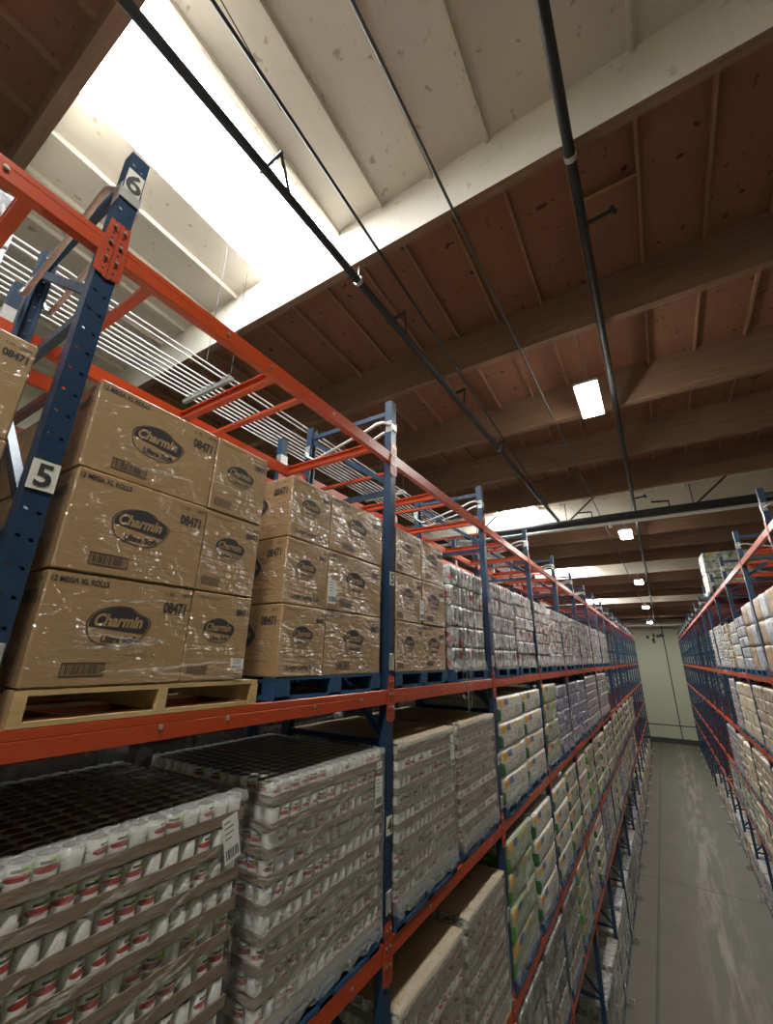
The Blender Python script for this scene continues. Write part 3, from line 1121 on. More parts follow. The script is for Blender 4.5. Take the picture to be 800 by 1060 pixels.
def pallet(kind, W=1.07, D=1.18):
    b = MB()
    h = W / 2
    if kind == 'wood':
        m = 'pallet_wood'
        for y in (-h + .02, 0, h - .02):
            b.box(-D, 0, y - .02, y + .02, .018, .100, m)
        for x in [-.10 - .167 * i for i in range(7)]:
            b.box(x, x + .095, -h, h, .100, .118, m)
        for x in (-.10, -D / 2 - .05, -D):
            b.box(x, x + .10, -h, h, 0, .018, m)
    else:
        m = 'pallet_blue'
        for y in (-h + .06, 0, h - .06):
            for x in (-.10, -D / 2 - .05, -D):
                b.box(x, x + .10, y - .06, y + .06, .02, .092, m)
            b.box(-D, 0, y - .055, y + .055, 0, .02, m)
            b.box(-D, 0, y - .055, y + .055, .092, .106, m)
        for x in [-.10 - .18 * i for i in range(7)]:
            b.box(x, x + .10, -h, h, .106, .122, m)
        for x in (-.10, -D):
            b.box(x, x + .10, -h, h, 0, .02, m)
    return b


PT = .122


def ribbon(b, rows, mat='film'):
    """rows: list of rows of points -> a crinkled strip of film"""
    n = len(rows[0])
    vs = [p for r in rows for p in r]
    fs = [(i * n + j, i * n + j + 1, (i + 1) * n + j + 1, (i + 1) * n + j) for i in range(len(rows) - 1) for j in range(n - 1)]
    b.add(vs, fs, mat, smooth=True)


def streak(b, y0, z0, y1, z1, w, x=.012, seed=0, n=18):
    rows = []
    for i in range(n + 1):
        u = i / n
        y, z = y0 + (y1 - y0) * u, z0 + (z1 - z0) * u
        j = .012 * noise.noise(Vector((u * 7, seed * 3.1, 0)))
        ww = w * (.45 + .55 * math.sin(math.pi * u)) * (1 + .5 * noise.noise(Vector((u * 9, seed, 4))))
        rows.append([(x + .004 * noise.noise(Vector((u * 20, seed, k))), y, z + j + ww * (k - 1) / 2) for k in range(3)])
    ribbon(b, rows)


def skirt(b, h, z, drop=.05, x=.012, seed=0, up=.09):
    """film gathered round the foot of a load"""
    n = 40
    rows = []
    for i in range(n + 1):
        y = -h + 2 * h * i / n
        a = .012 * noise.noise(Vector((i * .9, seed, 0)))
        rows.append([(x + .012 + a, y, z - drop + .03 * noise.noise(Vector((i * .35, seed, 2)))), (x + .005 - a, y, z + .01), (x - .002, y, z + up + .03 * noise.noise(Vector((i * .3, seed, 5))))])
    ribbon(b, rows)


def doc(w, h):
    """a printed shipping label"""
    b = MB().box(0, .002, -w / 2, w / 2, -h / 2, h / 2, 'label_paper')
    d = MB()
    for k in range(4):
        z = h * (.38 - .12 * k)
        d.box(.002, .0026, -w * .38, w * RND.uniform(0, .35), z, z + h * .025, 'dark_ink')
    y = -w * .4
    while y < w * .38:
        t_ = RND.choice((.004, .006, .009)) * w / .1
        d.box(.002, .0026, y, y + t_, -h * .42, -h * .2, 'dark_ink')
        y += t_ + RND.choice((.004, .007)) * w / .1
    return b, d


def put_doc(root, y, z, w=.10, h=.17, x=.014, tilt=0.0):
    b, d = doc(w, h)
    o = obj('shipping_label', b, root, (x, y, z))
    o.rotation_euler = (tilt, 0, 0)
    obj('print', d, o)
    return o


def clip_above(poly, x0, y0, k):
    """the part of a closed outline above the line y = y0 + k (x - x0)"""
    f = lambda p: p[1] - y0 - k * (p[0] - x0)
    out = []
    for i, p in enumerate(poly):
        q = poly[(i + 1) % len(poly)]
        a, b = f(p), f(q)
        if a >= 0:
            out.append(p)
        if (a >= 0) != (b >= 0):
            u = a / (a - b)
            out.append((p[0] + (q[0] - p[0]) * u, p[1] + (q[1] - p[1]) * u))
    return out


def cloud(cx, cy, R, n=56):
    pts = []
    for k in range(n):
        a = 2 * math.pi * k / n
        r = 1 + .10 * math.exp(-((a - .35) / .35) ** 2) - .10 * math.exp(-((a - .85) / .25) ** 2) + .03 * math.sin(5 * a + 1.0) * (1 if math.sin(a) < 0 else .3)
        pts.append((cx + R * 1.05 * r * math.cos(a), cy + R * .70 * r * math.sin(a)))
    return pts


def carton_print(c, w, h, full=True, face='front', number=True, longer=False):
    """writing on one carton face; u from the face's middle, v from its middle"""
    if face == 'front':
        P = lambda e: (lambda u, v: (e, u, v))
        zz = 0
    else:
        P = lambda e: (lambda u, v: (u, -e, v))
    s = h / .417
    lg = MB()
    cx, cy = (-.02 * w, .035 * h)
    R = .116 * s
    # cloud outline
    pts = cloud(cx, cy, R)
    inner = [(cx + (p[0] - cx) * .965, cy + (p[1] - cy) * .955) for p in pts]
    put = P(.0010)
    n = len(pts)
    lg.add([put(*p) for p in pts] + [put(*p) for p in inner], [(i, (i + 1) % n, n + (i + 1) % n, n + i) for i in range(n)], 'dark_ink')
    up = clip_above(inner, cx, cy - .016 * s, -.10)
    lg.add([put(cx + (p[0] - cx) * .96, cy + (p[1] - cy) * .96) for p in up], [tuple(range(len(up)))], 'dark_ink')
    write(lg, 'Charmin', cx, cy + .022 * s, .066 * s, 'kraft', P(.0018), shear=.28, bold=.0026, squeeze=.82)
    write(lg, 'Ultra Soft', cx + .012, cy - .050 * s, .036 * s, 'dark_ink', P(.0014), bold=.0012, shear=.1)
    obj('logo', lg, c)
    tx = MB()
    e = P(.0012)
    if face == 'front':
        write(tx, '12 MEGA XL ROLLS', -w / 2 + .115 * s, h / 2 - .035 * s, .030 * s, 'dark_ink', e, bold=.0009, squeeze=.8)
    if number:
        u0 = w / 2 - .075 * s
        write(tx, '08471', u0 - .008, h / 2 - .10 * s, .064 * s, 'dark_ink', e, bold=.0026, squeeze=.72)
        write(tx, '4', u0 + .062 * s, h / 2 - .105 * s, .022 * s, 'dark_ink', e)
        write(tx, '1 60', u0 - .04 * s, h / 2 - .038 * s, .024 * s, 'dark_ink', e)
        write(tx, '38772', u0 + .045 * s, h / 2 - .038 * s, .024 * s, 'dark_ink', e)
    if longer:
        write(tx, 'Longer Lasting Rolls', 0, -h / 2 + .05, .045, 'dark_ink', e, bold=.001, squeeze=.85)
    if face != 'front':
        write(tx, '12 MEGA XL ROLLS 4 x 142', 0, -h / 2 + .075, .018, 'dark_ink', e)
    obj('printed_text', tx, c)
    if face == 'front' and not longer:
        bc = MB()
        bw, bh = .15 * s, .050 * s
        x0, z0 = -w * .18 - bw / 2, -h / 2 + .035 * s
        for q in ((0, bw, 0, .004), (0, bw, bh - .004, bh), (0, .004, 0, bh), (bw - .004, bw, 0, bh)):
            bc.add([e(x0 + q[0], z0 + q[2]), e(x0 + q[1], z0 + q[2]), e(x0 + q[1], z0 + q[3]), e(x0 + q[0], z0 + q[3])], [(0, 1, 2, 3)], 'dark_ink')
        u = .008
        r_ = random.Random(3)
        while u < bw - .01:
            t_ = r_.choice((.002, .003, .005)) * s
            bc.add([e(x0 + u, z0 + .008), e(x0 + u + t_, z0 + .008), e(x0 + u + t_, z0 + bh - .008), e(x0 + u, z0 + bh - .008)], [(0, 1, 2, 3)], 'dark_ink')
            u += t_ + r_.choice((.002, .003, .004)) * s
        obj('barcode', bc, c)


def carton_load(kind, cols, W=1.06, layers=3, lh=.417, mat='kraft', longer=False, docs=()):
    """cols: (y0, y1) spans of the cartons of one layer, pallet centred on y = 0"""
    root = thing('carton_pallet', 'x', 'pallet load')
    obj('pallet', pallet(kind, W), root)
    for L in range(layers):
        for i, (a, b) in enumerate(cols):
            w = b - a
            dz = PT + L * lh
            jx = RND.uniform(-.012, .004)
            cm = MB().box(-.58, 0, -w / 2 + .002, w / 2 - .002, -lh / 2, lh / 2 - .004, mat, .006)
            c = obj('carton', cm, root, (jx, (a + b) / 2, dz + lh / 2))
            h2 = lh * .9 if w > .5 else lh * .66
            carton_print(c, w, min(lh, .417) * (1.0 if w > .5 else .74) if False else lh, longer=(longer and i == 0)) if w > .5 else small_print(c, w, lh, longer and i == 0)
            if i == 0:
                side_print(c, w, lh)
        # the row behind
        cm = MB().box(-1.17, -.585, cols[0][0] + .004, cols[-1][1] - .004, dz, dz + lh - .004, mat, .006)
        obj('carton', cm, root)
    H = PT + layers * lh
    fm = MB()
    yl, yr = cols[0][0], cols[-1][1]
    for k in range(9):
        z0 = PT + RND.uniform(.02, H - PT - .1)
        a = RND.uniform(yl, yl + .5 * (yr - yl))
        streak(fm, a, z0, min(yr, a + RND.uniform(.25, .6)), z0 + RND.uniform(-.05, .05), RND.uniform(.006, .018), .010, k)
    obj('stretch_wrap', fm, root)
    for d in docs:
        put_doc(root, *d)
    return root


def small_print(c, w, h, longer):
    """narrow carton face: everything smaller"""
    s = .74
    e = lambda k: (lambda u, v: (k, u, v))
    lg = MB()
    cx, cy, R = -.01, .06 * h, .085
    pts = cloud(cx, cy, R, 36)
    n = len(pts)
    inn = [(cx + (p[0] - cx) * .95, cy + (p[1] - cy) * .94) for p in pts]
    lg.add([e(.001)(*p) for p in pts] + [e(.001)(*p) for p in inn], [(i, (i + 1) % n, n + (i + 1) % n, n + i) for i in range(n)], 'dark_ink')
    up = clip_above(inn, cx, cy - .012, -.10)
    lg.add([e(.001)(*p) for p in up], [tuple(range(len(up)))], 'dark_ink')
    write(lg, 'Charmin', cx, cy + .016, .05, 'kraft', e(.0018), shear=.28, bold=.0016, squeeze=.84)
    write(lg, 'Ultra Soft', cx + .006, cy - .036, .025, 'dark_ink', e(.0014), bold=.0008)
    obj('logo', lg, c)
    tx = MB()
    write(tx, '12 MEGA XL ROLLS', -w / 2 + .09, h / 2 - .03, .018, 'dark_ink', e(.0012), squeeze=.8)
    write(tx, '08471', w / 2 - .058, h / 2 - .085, .042, 'dark_ink', e(.0012), bold=.0018, squeeze=.78)
    write(tx, '1 60', w / 2 - .082, h / 2 - .045, .016, 'dark_ink', e(.0012))
    write(tx, '38772', w / 2 - .035, h / 2 - .045, .016, 'dark_ink', e(.0012))
    if longer:
        write(tx, 'Longer Lasting Rolls', 0, -h / 2 + .05, .040, 'dark_ink', e(.0012), bold=.001, squeeze=.80)
    else:
        for q in range(12):
            u = -w / 2 + .03 + q * .009
            tx.add([e(.0012)(u, -h / 2 + .03), e(.0012)(u + .004, -h / 2 + .03), e(.0012)(u + .004, -h / 2 + .075), e(.0012)(u, -h / 2 + .075)], [(0, 1, 2, 3)], 'dark_ink')
    obj('printed_text', tx, c)


def side_print(c, w, h):
    """writing on the end of the carton that faces along the rack"""
    tx = MB()
    e = lambda u, v: (u, -w / 2 + .0005, v)
    write(tx, '08471', -.105, h / 2 - .10, .068, 'dark_ink', e, bold=.0026, squeeze=.78)
    write(tx, '4', -.03, h / 2 - .105, .022, 'dark_ink', e)
    write(tx, '1 60', -.15, h / 2 - .038, .024, 'dark_ink', e)
    write(tx, '38772', -.06, h / 2 - .038, .024, 'dark_ink', e)
    write(tx, '12 MEGA XL ROLLS 4 x 142', -.18, -h / 2 + .085, .018, 'dark_ink', e)
    obj('end_text', tx, c)
    lg = MB()
    cx, cy, R = -.33, .02, .115
    pts = [(cx + R * (1 + .07 * math.cos(5 * 2 * math.pi * k / 32)) * math.cos(2 * math.pi * k / 32), cy + R * .7 * math.sin(2 * math.pi * k / 32)) for k in range(32)]
    lg.add([e(*p) for p in pts], [tuple(range(32))], 'dark_ink')
    e2 = lambda u, v: (u, -w / 2 - .0004, v)
    write(lg, 'Charmin', cx, cy + .01, .06, 'kraft', e2, shear=.28, bold=.002, squeeze=.84)
    obj('end_logo', lg, c)


CAN_P, CAN_H = .0775, .105
LAY = .1145


def can_load(kind, ncan, layers, detail, cap=None, docs=(), W=1.07, seed=1, wrapk=1.0):
    """trays of cans, film round the lot; the cans along the aisle face of the top layers are each their own part"""
    R = random.Random(seed)
    root = thing('can_pallet', 'x', 'pallet load')
    obj('pallet', pallet(kind, W), root)
    w = ncan * CAN_P
    nd = 15
    r = CAN_P / 2 - .001
    one = MB().cyl((0, 0, 0), r, CAN_H, 'can_label', 'can_lid', 16).mesh('can')
    rest = MB()
    per = 5 if ncan % 5 == 0 else 7
    for L in range(layers):
        z = PT + L * LAY
        jx = R.uniform(-.008, .006)
        for t_ in range(0, ncan, per):
            y0 = -w / 2 + t_ * CAN_P
            y1 = y0 + per * CAN_P
            tr = MB()
            hw = .047
            j2 = jx + R.uniform(-.004, .004)
            d = nd * CAN_P
            tr.box(j2 - .004, j2 + .001, y0 + .001, y1 - .001, z, z + hw, 'tray_card')
            tr.box(j2 - d, j2 + .001, y0 + .001, y1 - .001, z, z + .003, 'tray_card')
            if t_ == 0:
                tr.box(j2 - d, j2, y0 + .001, y0 + .004, z, z + hw, 'tray_card')
            if t_ + per >= ncan:
                tr.box(j2 - d, j2, y1 - .004, y1 - .001, z, z + hw, 'tray_card')
            to = obj('tray', tr, root)
            for k in range(per):
                y = y0 + (k + .5) * CAN_P
                xx = j2 - .005 - r
                a = R.choice((0, 0, 0, math.pi * .9, math.pi * .8, 1.1 * math.pi, math.pi * .5, -.5)) + R.uniform(-.35, .35)
                if detail and L >= layers - 6:
                    c = bpy.data.objects.new('can', one)
                    C.objects.link(c)
                    c.parent = to
                    c.location = (xx, y, z + .003)
                    c.rotation_euler = (0, 0, a)
                else:
                    rest.cyl((xx, y, z + .003), r, CAN_H, 'can_label', 'can_lid', 10, a)
        for j in range(1, nd):      # the ends of the load, and the whole of its top layer
            rows = range(ncan) if L == layers - 1 and not cap else (0, ncan - 1)
            for k in rows:
                rest.cyl((jx - .005 - r - j * CAN_P, -w / 2 + (k + .5) * CAN_P, z + .003), r, CAN_H, 'can_label', 'can_lid', 10, R.choice((math.pi / 2, math.pi, 0)) + (math.pi / 2 if k == 0 else 0))
    tag(obj('cans', rest, root), kind='stuff')
    H = PT + layers * LAY
    if cap:
        b = MB()
        n = 16
        rows = []
        for i in range(n + 1):
            y = -w / 2 - .004 + (w + .008) * i / n
            rows.append([(.004, y, H - .035 + .004 * noise.noise(Vector((i * .7, seed, 1)))), (.005, y, H + .004), (-.3, y, H + .006 + .006 * noise.noise(Vector((i * .5, seed, 0)))), (-1.17, y, H + .006)])
        ribbon(b, rows, cap)
        obj('cap_sheet', b, root)
    sh = MB()
    n = 30
    rows = []
    for j in range(13):
        z = PT - .03 + (H - PT + .03) * j / 12
        row = []
        for i in range(n + 1):
            u = i / n * (w + 1.2)
            if u < .6:
                q, nrm = (-.6 + u, -w / 2 - .012), (0, -1)
            elif u < .6 + w:
                q, nrm = (.012, -w / 2 - .012 + (u - .6) * (w + .024) / w), (1, 0)
            else:
                q, nrm = (-(u - .6 - w) + .012, w / 2 + .012), (0, 1)
            d_ = .006 * noise.noise(Vector((i * .6, j * .5, seed)))
            row.append((q[0] + nrm[0] * d_, q[1] + nrm[1] * d_, z))
        rows.append(row)
    ribbon(sh, rows, 'film_sheet' if seed == 2 else 'film_cloudy')
    obj('stretch_wrap', sh, root)
    fm = MB()
    # lip of bunched film along the top edge, streaks across the face, gathered skirt below
    n = 44
    rows = []
    for i in range(n + 1):
        y = -w / 2 - .01 + (w + .02) * i / n
        q = lambda a: noise.noise(Vector((i * .8, seed + a, a)))
        rows.append([(.010 + .006 * q(1), y, H - .036 + .014 * q(2)), (.012 + .006 * q(3), y, H - .012), (-.004, y, H + .006 + .006 * q(4)), (-.075 + .02 * q(5), y, H + .004 + .005 * q(6))])
    ribbon(fm, rows)
    for k in range(int(13 * wrapk)):
        a = R.uniform(-w / 2, w * .2)
        z0 = PT + R.uniform(.02, H - PT - .15)
        streak(fm, a, z0, min(w / 2, a + R.uniform(.25, .7)), z0 + R.uniform(.03, .22), R.uniform(.008, .03), .014, k + seed)
    skirt(fm, w / 2, PT, .05, .010, seed)
    obj('stretch_wrap', fm, root)
    for d in docs:
        put_doc(root, *d)
    return root


TALL = [1.0]


def pack_load(name, kind, mat, cols, layers, lh, scal=0, cap=None, W=1.07, w=None, amp=.008, samp=.012, lod=False, seed=0, doc_at=None, skirts=True, ny=14, rnd=.016):
    """film-wrapped packs in layers on a pallet"""
    w = w or W - .02
    lh *= TALL[0]
    parts = [('pallet', pallet(kind, W))]
    R = random.Random(seed * 13 + 5)
    mats = mat if isinstance(mat, (list, tuple)) else [mat]
    for L in range(layers):
        for c in range(cols):
            y0 = -w / 2 + w * c / cols
            m = mats[(c if cols > 1 else L) % len(mats)]
            b = MB().bulge(-1.16, R.uniform(-.01, .008), y0 + .002, y0 + w / cols - .002, PT + L * lh, PT + (L + 1) * lh - .002, m,
                           ny=(8 if lod else ny), nz=(3 if lod else 6), amp=amp, scal=scal, samp=samp, seed=seed + L * 3 + c, rnd=rnd)
            parts.append((name, b))
    H = PT + layers * lh
    if cap:
        parts.append(('cap_sheet', MB().box(-1.17, .006, -w / 2 - .006, w / 2 + .006, H - .03, H + .006, cap, .004)))
    if skirts:
        fm = MB()
        skirt(fm, w / 2, PT, .02, .010, seed, .10)
        for k in range(4 if not lod else 2):
            a = R.uniform(-w / 2, 0)
            z0 = PT + R.uniform(.05, H - PT - .2)
            streak(fm, a, z0, a + R.uniform(.3, .5), z0 + R.uniform(-.05, .2), .014, .016, k + seed, 10)
        parts.append(('stretch_wrap', fm))
    if lod:
        b = MB()
        for _, p in parts:
            b.merge(p)
        return tag(obj('wrapped_pallet', b), 'x', 'pallet load')
    root = thing('wrapped_pallet', 'x', 'pallet load')
    for n_, p in parts:
        obj(n_, p, root)
    if doc_at:
        put_doc(root, *doc_at)
    return root


PROTO = {}


def get(key, lod, tall):
    k = (key, lod, tall)
    TALL[0] = 1.16 if tall else 1.0
    if k not in PROTO:
        mk = {
            'drink': lambda: pack_load('drink_pack', 'blue', 'drink_pack', 3, 5, .225, 3, w=1.06, lod=lod, seed=1, samp=.03, ny=18, rnd=.010),
            'drinkb': lambda: pack_load('drink_pack', 'blue', 'drink_pack', 2, 6, .19, 3, w=1.08, lod=lod, seed=2, samp=.026, ny=18, rnd=.010),
            'towel': lambda: pack_load('towel_bale', 'blue', 'towel_white', 1, 4, .258, 0, w=1.10, lod=lod, seed=3, amp=.014, rnd=.024),
            'green': lambda: pack_load('towel_bale', 'blue', 'towel_green', 1, 4, .265, 0, w=1.08, lod=lod, seed=4, amp=.02, doc_at=(.1, .72, .09, .2) if not lod else None),
            'sage': lambda: pack_load('towel_bale', 'blue', 'towel_sage', 1, 4, .265, 0, w=1.06, lod=lod, seed=5, amp=.018),
            'violet': lambda: pack_load('bottle_pack', 'blue', 'violet_pack', 2, 5, .20, 4, w=1.06, lod=lod, seed=6, samp=.014),
            'plum': lambda: pack_load('tray_pack', 'blue', 'plum_pack', 2, 6, .175, 0, w=1.08, lod=lod, seed=7, amp=.010),
            'grey': lambda: pack_load('tray_pack', 'blue', 'grey_pack', 2, 7, .145, 0, w=1.08, lod=lod, seed=8, amp=.010),
            'dark': lambda: pack_load('bottle_pack', 'blue', ['grey_pack', 'dark_pack'], 1, 4, .25, 9, w=1.10, lod=lod, seed=9, samp=.03, ny=30),
            'hazel': lambda: pack_load('sack_pack', 'blue', 'hazel_pack', 2, 5, .21, 0, w=1.08, lod=lod, seed=10, amp=.028),
            'cream': lambda: pack_load('sack_pack', 'blue', 'cream_pack', 2, 4, .255, 0, w=1.06, lod=lod, seed=11, amp=.022),
            'ash': lambda: pack_load('bottle_pack', 'blue', 'ash_pack', 2, 5, .21, 3, w=1.08, lod=lod, seed=12, samp=.018),
            'brown': lambda: pack_load('carton', 'blue', ['kraft', 'ash_pack'], 2, 3, .40, 0, w=1.06, lod=lod, seed=13, amp=.008),
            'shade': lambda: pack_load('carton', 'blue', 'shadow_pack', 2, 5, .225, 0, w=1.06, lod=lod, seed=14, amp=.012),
            'bluew': lambda: pack_load('towel_bale', 'blue', ['violet_pack', 'towel_white'], 1, 4, .258, 0, w=1.06, lod=lod, seed=15, amp=.018),
            'capped': lambda: pack_load('tray_pack', 'wood', 'grey_pack', 2, 8, .125, 0, cap='cap_card', w=1.10, lod=lod, seed=16, amp=.012),
            'veg': lambda: pack_load('towel_bale', 'blue', 'veg_pack', 3, 4, .30, 0, w=1.06, lod=lod, seed=17, amp=.02),
        }[key]
        PROTO[k] = [mk(), False]
    p = PROTO[k]
    if not p[1]:
        p[1] = True
        return p[0]
    return copy_tree(p[0])


DESC = {'drink': 'film-wrapped grey-red drink packs', 'drinkb': 'six-layer wrapped drink packs', 'towel': 'white paper-towel bales',
        'green': 'green paper-towel bales', 'sage': 'dull green-grey wrapped bales', 'violet': 'blue-violet bottle packs',
        'plum': 'plum-grey wrapped trays', 'grey': 'grey film-wrapped trays', 'dark': 'grey and black wrapped bottles', 'hazel': 'mottled beige sacks',
        'cream': 'orange-flecked cream packs', 'ash': 'ash-blue wrapped bottles', 'brown': 'film-clouded brown cartons', 'shade': 'dark wrapped cartons',
        'bluew': 'blue and white wrapped bales', 'capped': 'cardboard-capped grey trays', 'veg': 'white and green bales'}
counts = {}


def place(key, side, y, lev, dx=0.0, rz=0.0, lod=None, extra=None):
    if lod is None:
        lod = y > 21.0
    o = get(key, lod, lev in (3, 4))
    j = RND.uniform(-.02, .02)
    o.location = (side.fx + side.sgn * (dx + j * .6), y + j, TIER[lev] + .0005)
    o.rotation_euler = (0, 0, side.rz + rz)
    k = (side.name, lev)
    counts[k] = counts.get(k, 0) + 1
    tn = ('on the floor of the %s' if lev == 1 else 'on the ' + TIERNAME[lev] + ' tier of the %s') % {'left': 'left rack', 'right': 'right rack', 'rear': 'rear row'}[side.name]
    lab = extra or ('%s %s, %s along' % (DESC[key], tn, ORD[counts[k]]))
    tag(o, lab, 'pallet load', 'pallet loads ' + tn)
    return o


def fix(o, side, yc, lev, label, dx=0.0, rz=0.0):
    o.location = (side.fx + side.sgn * dx, yc, TIER[lev] + .0005)
    o.rotation_euler = (0, 0, side.rz + rz)
    k = (side.name, lev)
    counts[k] = counts.get(k, 0) + 1
    tn = 'on the ' + TIERNAME[lev] + ' tier of the ' + {'left': 'left rack', 'right': 'right rack', 'rear': 'rear row'}[side.name]
    tag(o, label, 'pallet load', 'pallet loads ' + tn)
    return o


# --- left rack, second tier: brown cartons
fix(carton_load('wood', [(-.62, .06), (.06, .475)], W=1.05), LEFT, -.07, 5, 'brown cartons cut off by the left picture edge, before the big blue post', -.01)
fix(carton_load('wood', [(-.525, .07), (.07, .43)], W=1.05, docs=[(.36, .20, .075, .05, .012, -.04)]), LEFT, 1.155, 5, 'biggest stack of brown cartons in view, standing on the pale wooden pallet', 0.0)
fix(carton_load('blue', [(-.55, -.145), (-.145, .54)], W=1.09, longer=True, docs=[(-.11, .66, .085, .16, .012, 0.03)]), LEFT, 2.355, 5, 'brown carton stack on a blue pallet, just left of the post with sign 5', -.005)
fix(carton_load('blue', [(-.52, -.02), (-.02, .50)], W=1.04, docs=[(-.06, .66, .085, .18, .012, 0.0)]), LEFT, 3.645, 5, 'brown carton stack just right of the post bearing signs 5 and 4', -.005)
# --- third tier: cans
fix(can_load('blue', 14, 9, True, docs=[(.47, .985, .085, .19, .016, .25)], seed=2), LEFT, 1.135, 4, 'nearest load of red and green cans, bottom left, dark top', .0)
fix(can_load('blue', 14, 9, True, docs=[(.47, 1.05, .06, .06, .016, .1), (.46, .90, .085, .18, .018, 0)], seed=5), LEFT, 2.41, 4, 'can load left of the post with sign 4, white label on its corner', .0)
fix(can_load('blue', 14, 9, False, cap='cap_card', docs=[(.45, 1.05, .07, .09, .018, 0), (.46, .92, .08, .16, .018, 0)], seed=8), LEFT, 3.68, 4, 'can load right of the post with sign 4, pale cardboard top', .01)
fix(can_load('blue', 14, 9, False, cap='cap_card', seed=11), LEFT, 4.90, 4, 'second can load right of the post with sign 4, beside white paper towels', .0)
# corner document pouch on the second can load
L5 = ['drink', 'drinkb', 'drinkb', 'drink', 'drinkb', 'drink', 'drinkb', 'drinkb', 'drink', 'drinkb', 'drink', 'drinkb', 'drinkb', 'drink']


def slot(side, bay, i):
    y = side.post_y(bay)
    return y + (.045 + .60 if i == 0 else PITCH - .045 - .60)


drink0 = place('drink', LEFT, 4.86, 5, extra='clear film-wrapped drink packs beside the last brown cartons, blue pallet')
k = 0
for bay in range(2, 8):
    for i in (0, 1):
        place(L5[k % len(L5)], LEFT, slot(LEFT, bay, i), 5)
        k += 1
seq4 = ['towel', 'towel', 'green', 'violet', 'violet', 'violet', 'plum', 'plum', 'plum', 'plum']
k = 0
for bay in range(2, 7):
    for i in (0, 1):
        if k < len(seq4):
            place(seq4[k], LEFT, slot(LEFT, bay, i), 4, .0)
        k += 1
fix(can_load('wood', 14, 9, False, cap='cap_card', seed=14), LEFT, 3.70, 3, 'grey can load with pale cardboard rim, bottom centre right of the blue post', .02)
fix(can_load('wood', 14, 9, False, cap='cap_card', seed=17), LEFT, 4.94, 3, 'grey can load with cardboard rim beside the green bales', .0)
seq3 = ['green', 'towel', 'towel', 'sage', 'towel', 'green', 'sage', 'towel', 'sage', 'plum', 'sage', 'sage', 'green', 'sage', 'plum', 'sage', 'towel', 'sage', 'sage', 'plum']
k = 0
for bay in range(2, 12):
    for i in (0, 1):
        place(seq3[k], LEFT, slot(LEFT, bay, i), 3, .0)
        k += 1
seq2 = ['dark', 'dark', 'dark', 'green', 'bluew', 'towel', 'violet', 'plum', 'grey', 'sage', 'violet', 'grey', 'plum', 'green', 'sage', 'grey', 'violet', 'sage', 'grey', 'plum']
k = 0
for bay in range(2, 11):
    for i in (0, 1):
        place(seq2[k], LEFT, slot(LEFT, bay, i), 2, .0)
        k += 1
seq1 = ['dark', 'grey', 'grey', 'ash', 'grey', 'dark', 'ash', 'grey', 'grey', 'ash', 'grey', 'grey', 'cream', 'ash', 'grey', 'cream', 'hazel', 'grey', 'cream', 'hazel', 'cream', 'cream', 'hazel', 'cream', 'cream', 'cream']
k = 0
for bay in range(4, 17):
    for i in (0, 1):
        place(seq1[k], LEFT, slot(LEFT, bay, i), 1, .0)
        k += 1
# --- rear row behind the left rack
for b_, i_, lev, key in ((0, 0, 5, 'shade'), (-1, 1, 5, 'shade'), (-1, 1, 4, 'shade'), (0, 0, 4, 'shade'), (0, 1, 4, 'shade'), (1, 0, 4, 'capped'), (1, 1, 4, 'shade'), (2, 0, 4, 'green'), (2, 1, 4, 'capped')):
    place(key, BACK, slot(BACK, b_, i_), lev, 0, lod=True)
fm = MB()
for q, (y, zl, w_) in enumerate(((-.34, -.20, .05), (-.22, -.36, .045), (-.12, -.27, .04))):
    rows = []
    for i in range(14):
        u = i / 13
        z = .10 + (zl - .10) * u
        rows.append([(.035 + .02 * noise.noise(Vector((u * 6, q, k))), y + .03 * noise.noise(Vector((u * 4, q, 9))) + (k - 1) * w_ * (1 - .5 * u) / 2, z) for k in range(3)])
    ribbon(fm, rows)
obj('loose_wrap', fm, drink0)
o = place('ash', BACK, -.15, 6, 0, lod=False, extra='film-wrapped load high up at the left picture edge, seen between two red bars')
# --- right rack
kk = ['brown', 'brown', 'brown', 'brown', 'ash', 'towel', 'hazel', 'drink', 'drinkb', 'drink']
y = 7.0
for k, key in enumerate(kk):
    bay, i = 2 + (k + 1) // 2, (k + 1) % 2
    place(key, RIGHT, slot(RIGHT, bay, i), 5, 0)
kk = ['ash', 'ash', 'hazel', 'hazel', 'cream', 'cream', 'plum']
for k, key in enumerate(kk):
    bay, i = 3 + k // 2, k % 2
    place(key, RIGHT, slot(RIGHT, bay, i), 4, 0)
kk = ['ash', 'hazel', 'hazel', 'hazel', 'cream', 'hazel', 'plum', 'plum']
for k, key in enumerate(kk):
    bay, i = 4 + k // 2, k % 2
    place(key, RIGHT, slot(RIGHT, bay, i), 3, 0)
kk = ['green', 'hazel', 'cream', 'sage', 'sage', 'green', 'ash', 'sage']
for k, key in enumerate(kk):
    bay, i = 5 + k // 2, k % 2
    place(key, RIGHT, slot(RIGHT, bay, i), 2, 0)
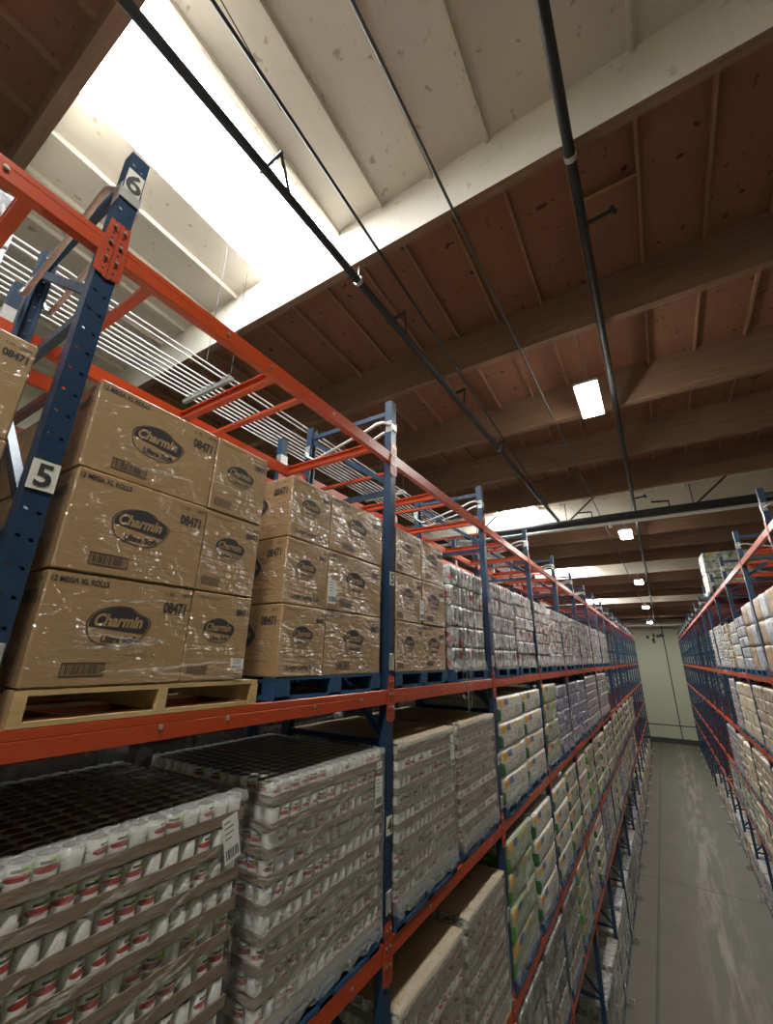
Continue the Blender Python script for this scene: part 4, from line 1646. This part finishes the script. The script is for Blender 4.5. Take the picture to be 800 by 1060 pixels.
kk = ['grey', 'sage', 'ash', 'grey', 'bluew', 'hazel', 'grey', 'ash', 'cream', 'grey', 'cream', 'hazel', 'grey', 'cream']
for k, key in enumerate(kk):
    bay, i = 6 + k // 2, k % 2
    place(key, RIGHT, slot(RIGHT, bay, i), 1, 0)
place('veg', RIGHT, 16.2, 6, 0, lod=False, extra='white and green bales alone on the top tier of the right rack')

for pr in (FR, SH_TOP, SH_NEAR, SH_MID):       # nothing left over
    if pr.name not in used:
        for c in list(pr.children_recursive) + [pr]:
            bpy.data.objects.remove(c)

# ---------------------------------------------------------------- camera, view
cam = bpy.data.cameras.new('camera')
co = bpy.data.objects.new('camera', cam)
C.objects.link(co)
yaw, pitch, roll = .5623, .3324, .0169
F0 = Vector((-math.sin(yaw), math.cos(yaw), 0))
Rt = Vector((math.cos(yaw), math.sin(yaw), 0))
U = Vector((0, 0, 1))
F = F0 * math.cos(pitch) + U * math.sin(pitch)
U2 = -F0 * math.sin(pitch) + U * math.cos(pitch)
Rr = Rt * math.cos(roll) + U2 * math.sin(roll)
Ur = -Rt * math.sin(roll) + U2 * math.cos(roll)
co.matrix_world = Matrix(((Rr.x, Ur.x, -F.x, 0), (Rr.y, Ur.y, -F.y, 0), (Rr.z, Ur.z, -F.z, CAMZ), (0, 0, 0, 1)))
cam.sensor_fit = 'HORIZONTAL'
cam.sensor_width = 36
cam.lens = 431.395 / 800 * 36
cam.clip_start = .02
cam.clip_end = 200
sc = bpy.context.scene
sc.camera = co
w = bpy.data.worlds.new('world')
w.use_nodes = True
w.node_tree.nodes['Background'].inputs[0].default_value = (.6, .75, 1, 1)
w.node_tree.nodes['Background'].inputs[1].default_value = .6
sc.world = w
vs = sc.view_settings
vs.view_transform = 'Standard'
vs.look = 'None'
vs.gamma = 1
vs.use_curve_mapping = False
vs.exposure = 1.6
cy = sc.cycles
cy.use_denoising = True
cy.max_bounces = 8
cy.diffuse_bounces = 5
cy.glossy_bounces = 3
cy.transparent_max_bounces = 12
cy.sample_clamp_indirect = 6
cy.use_light_tree = True
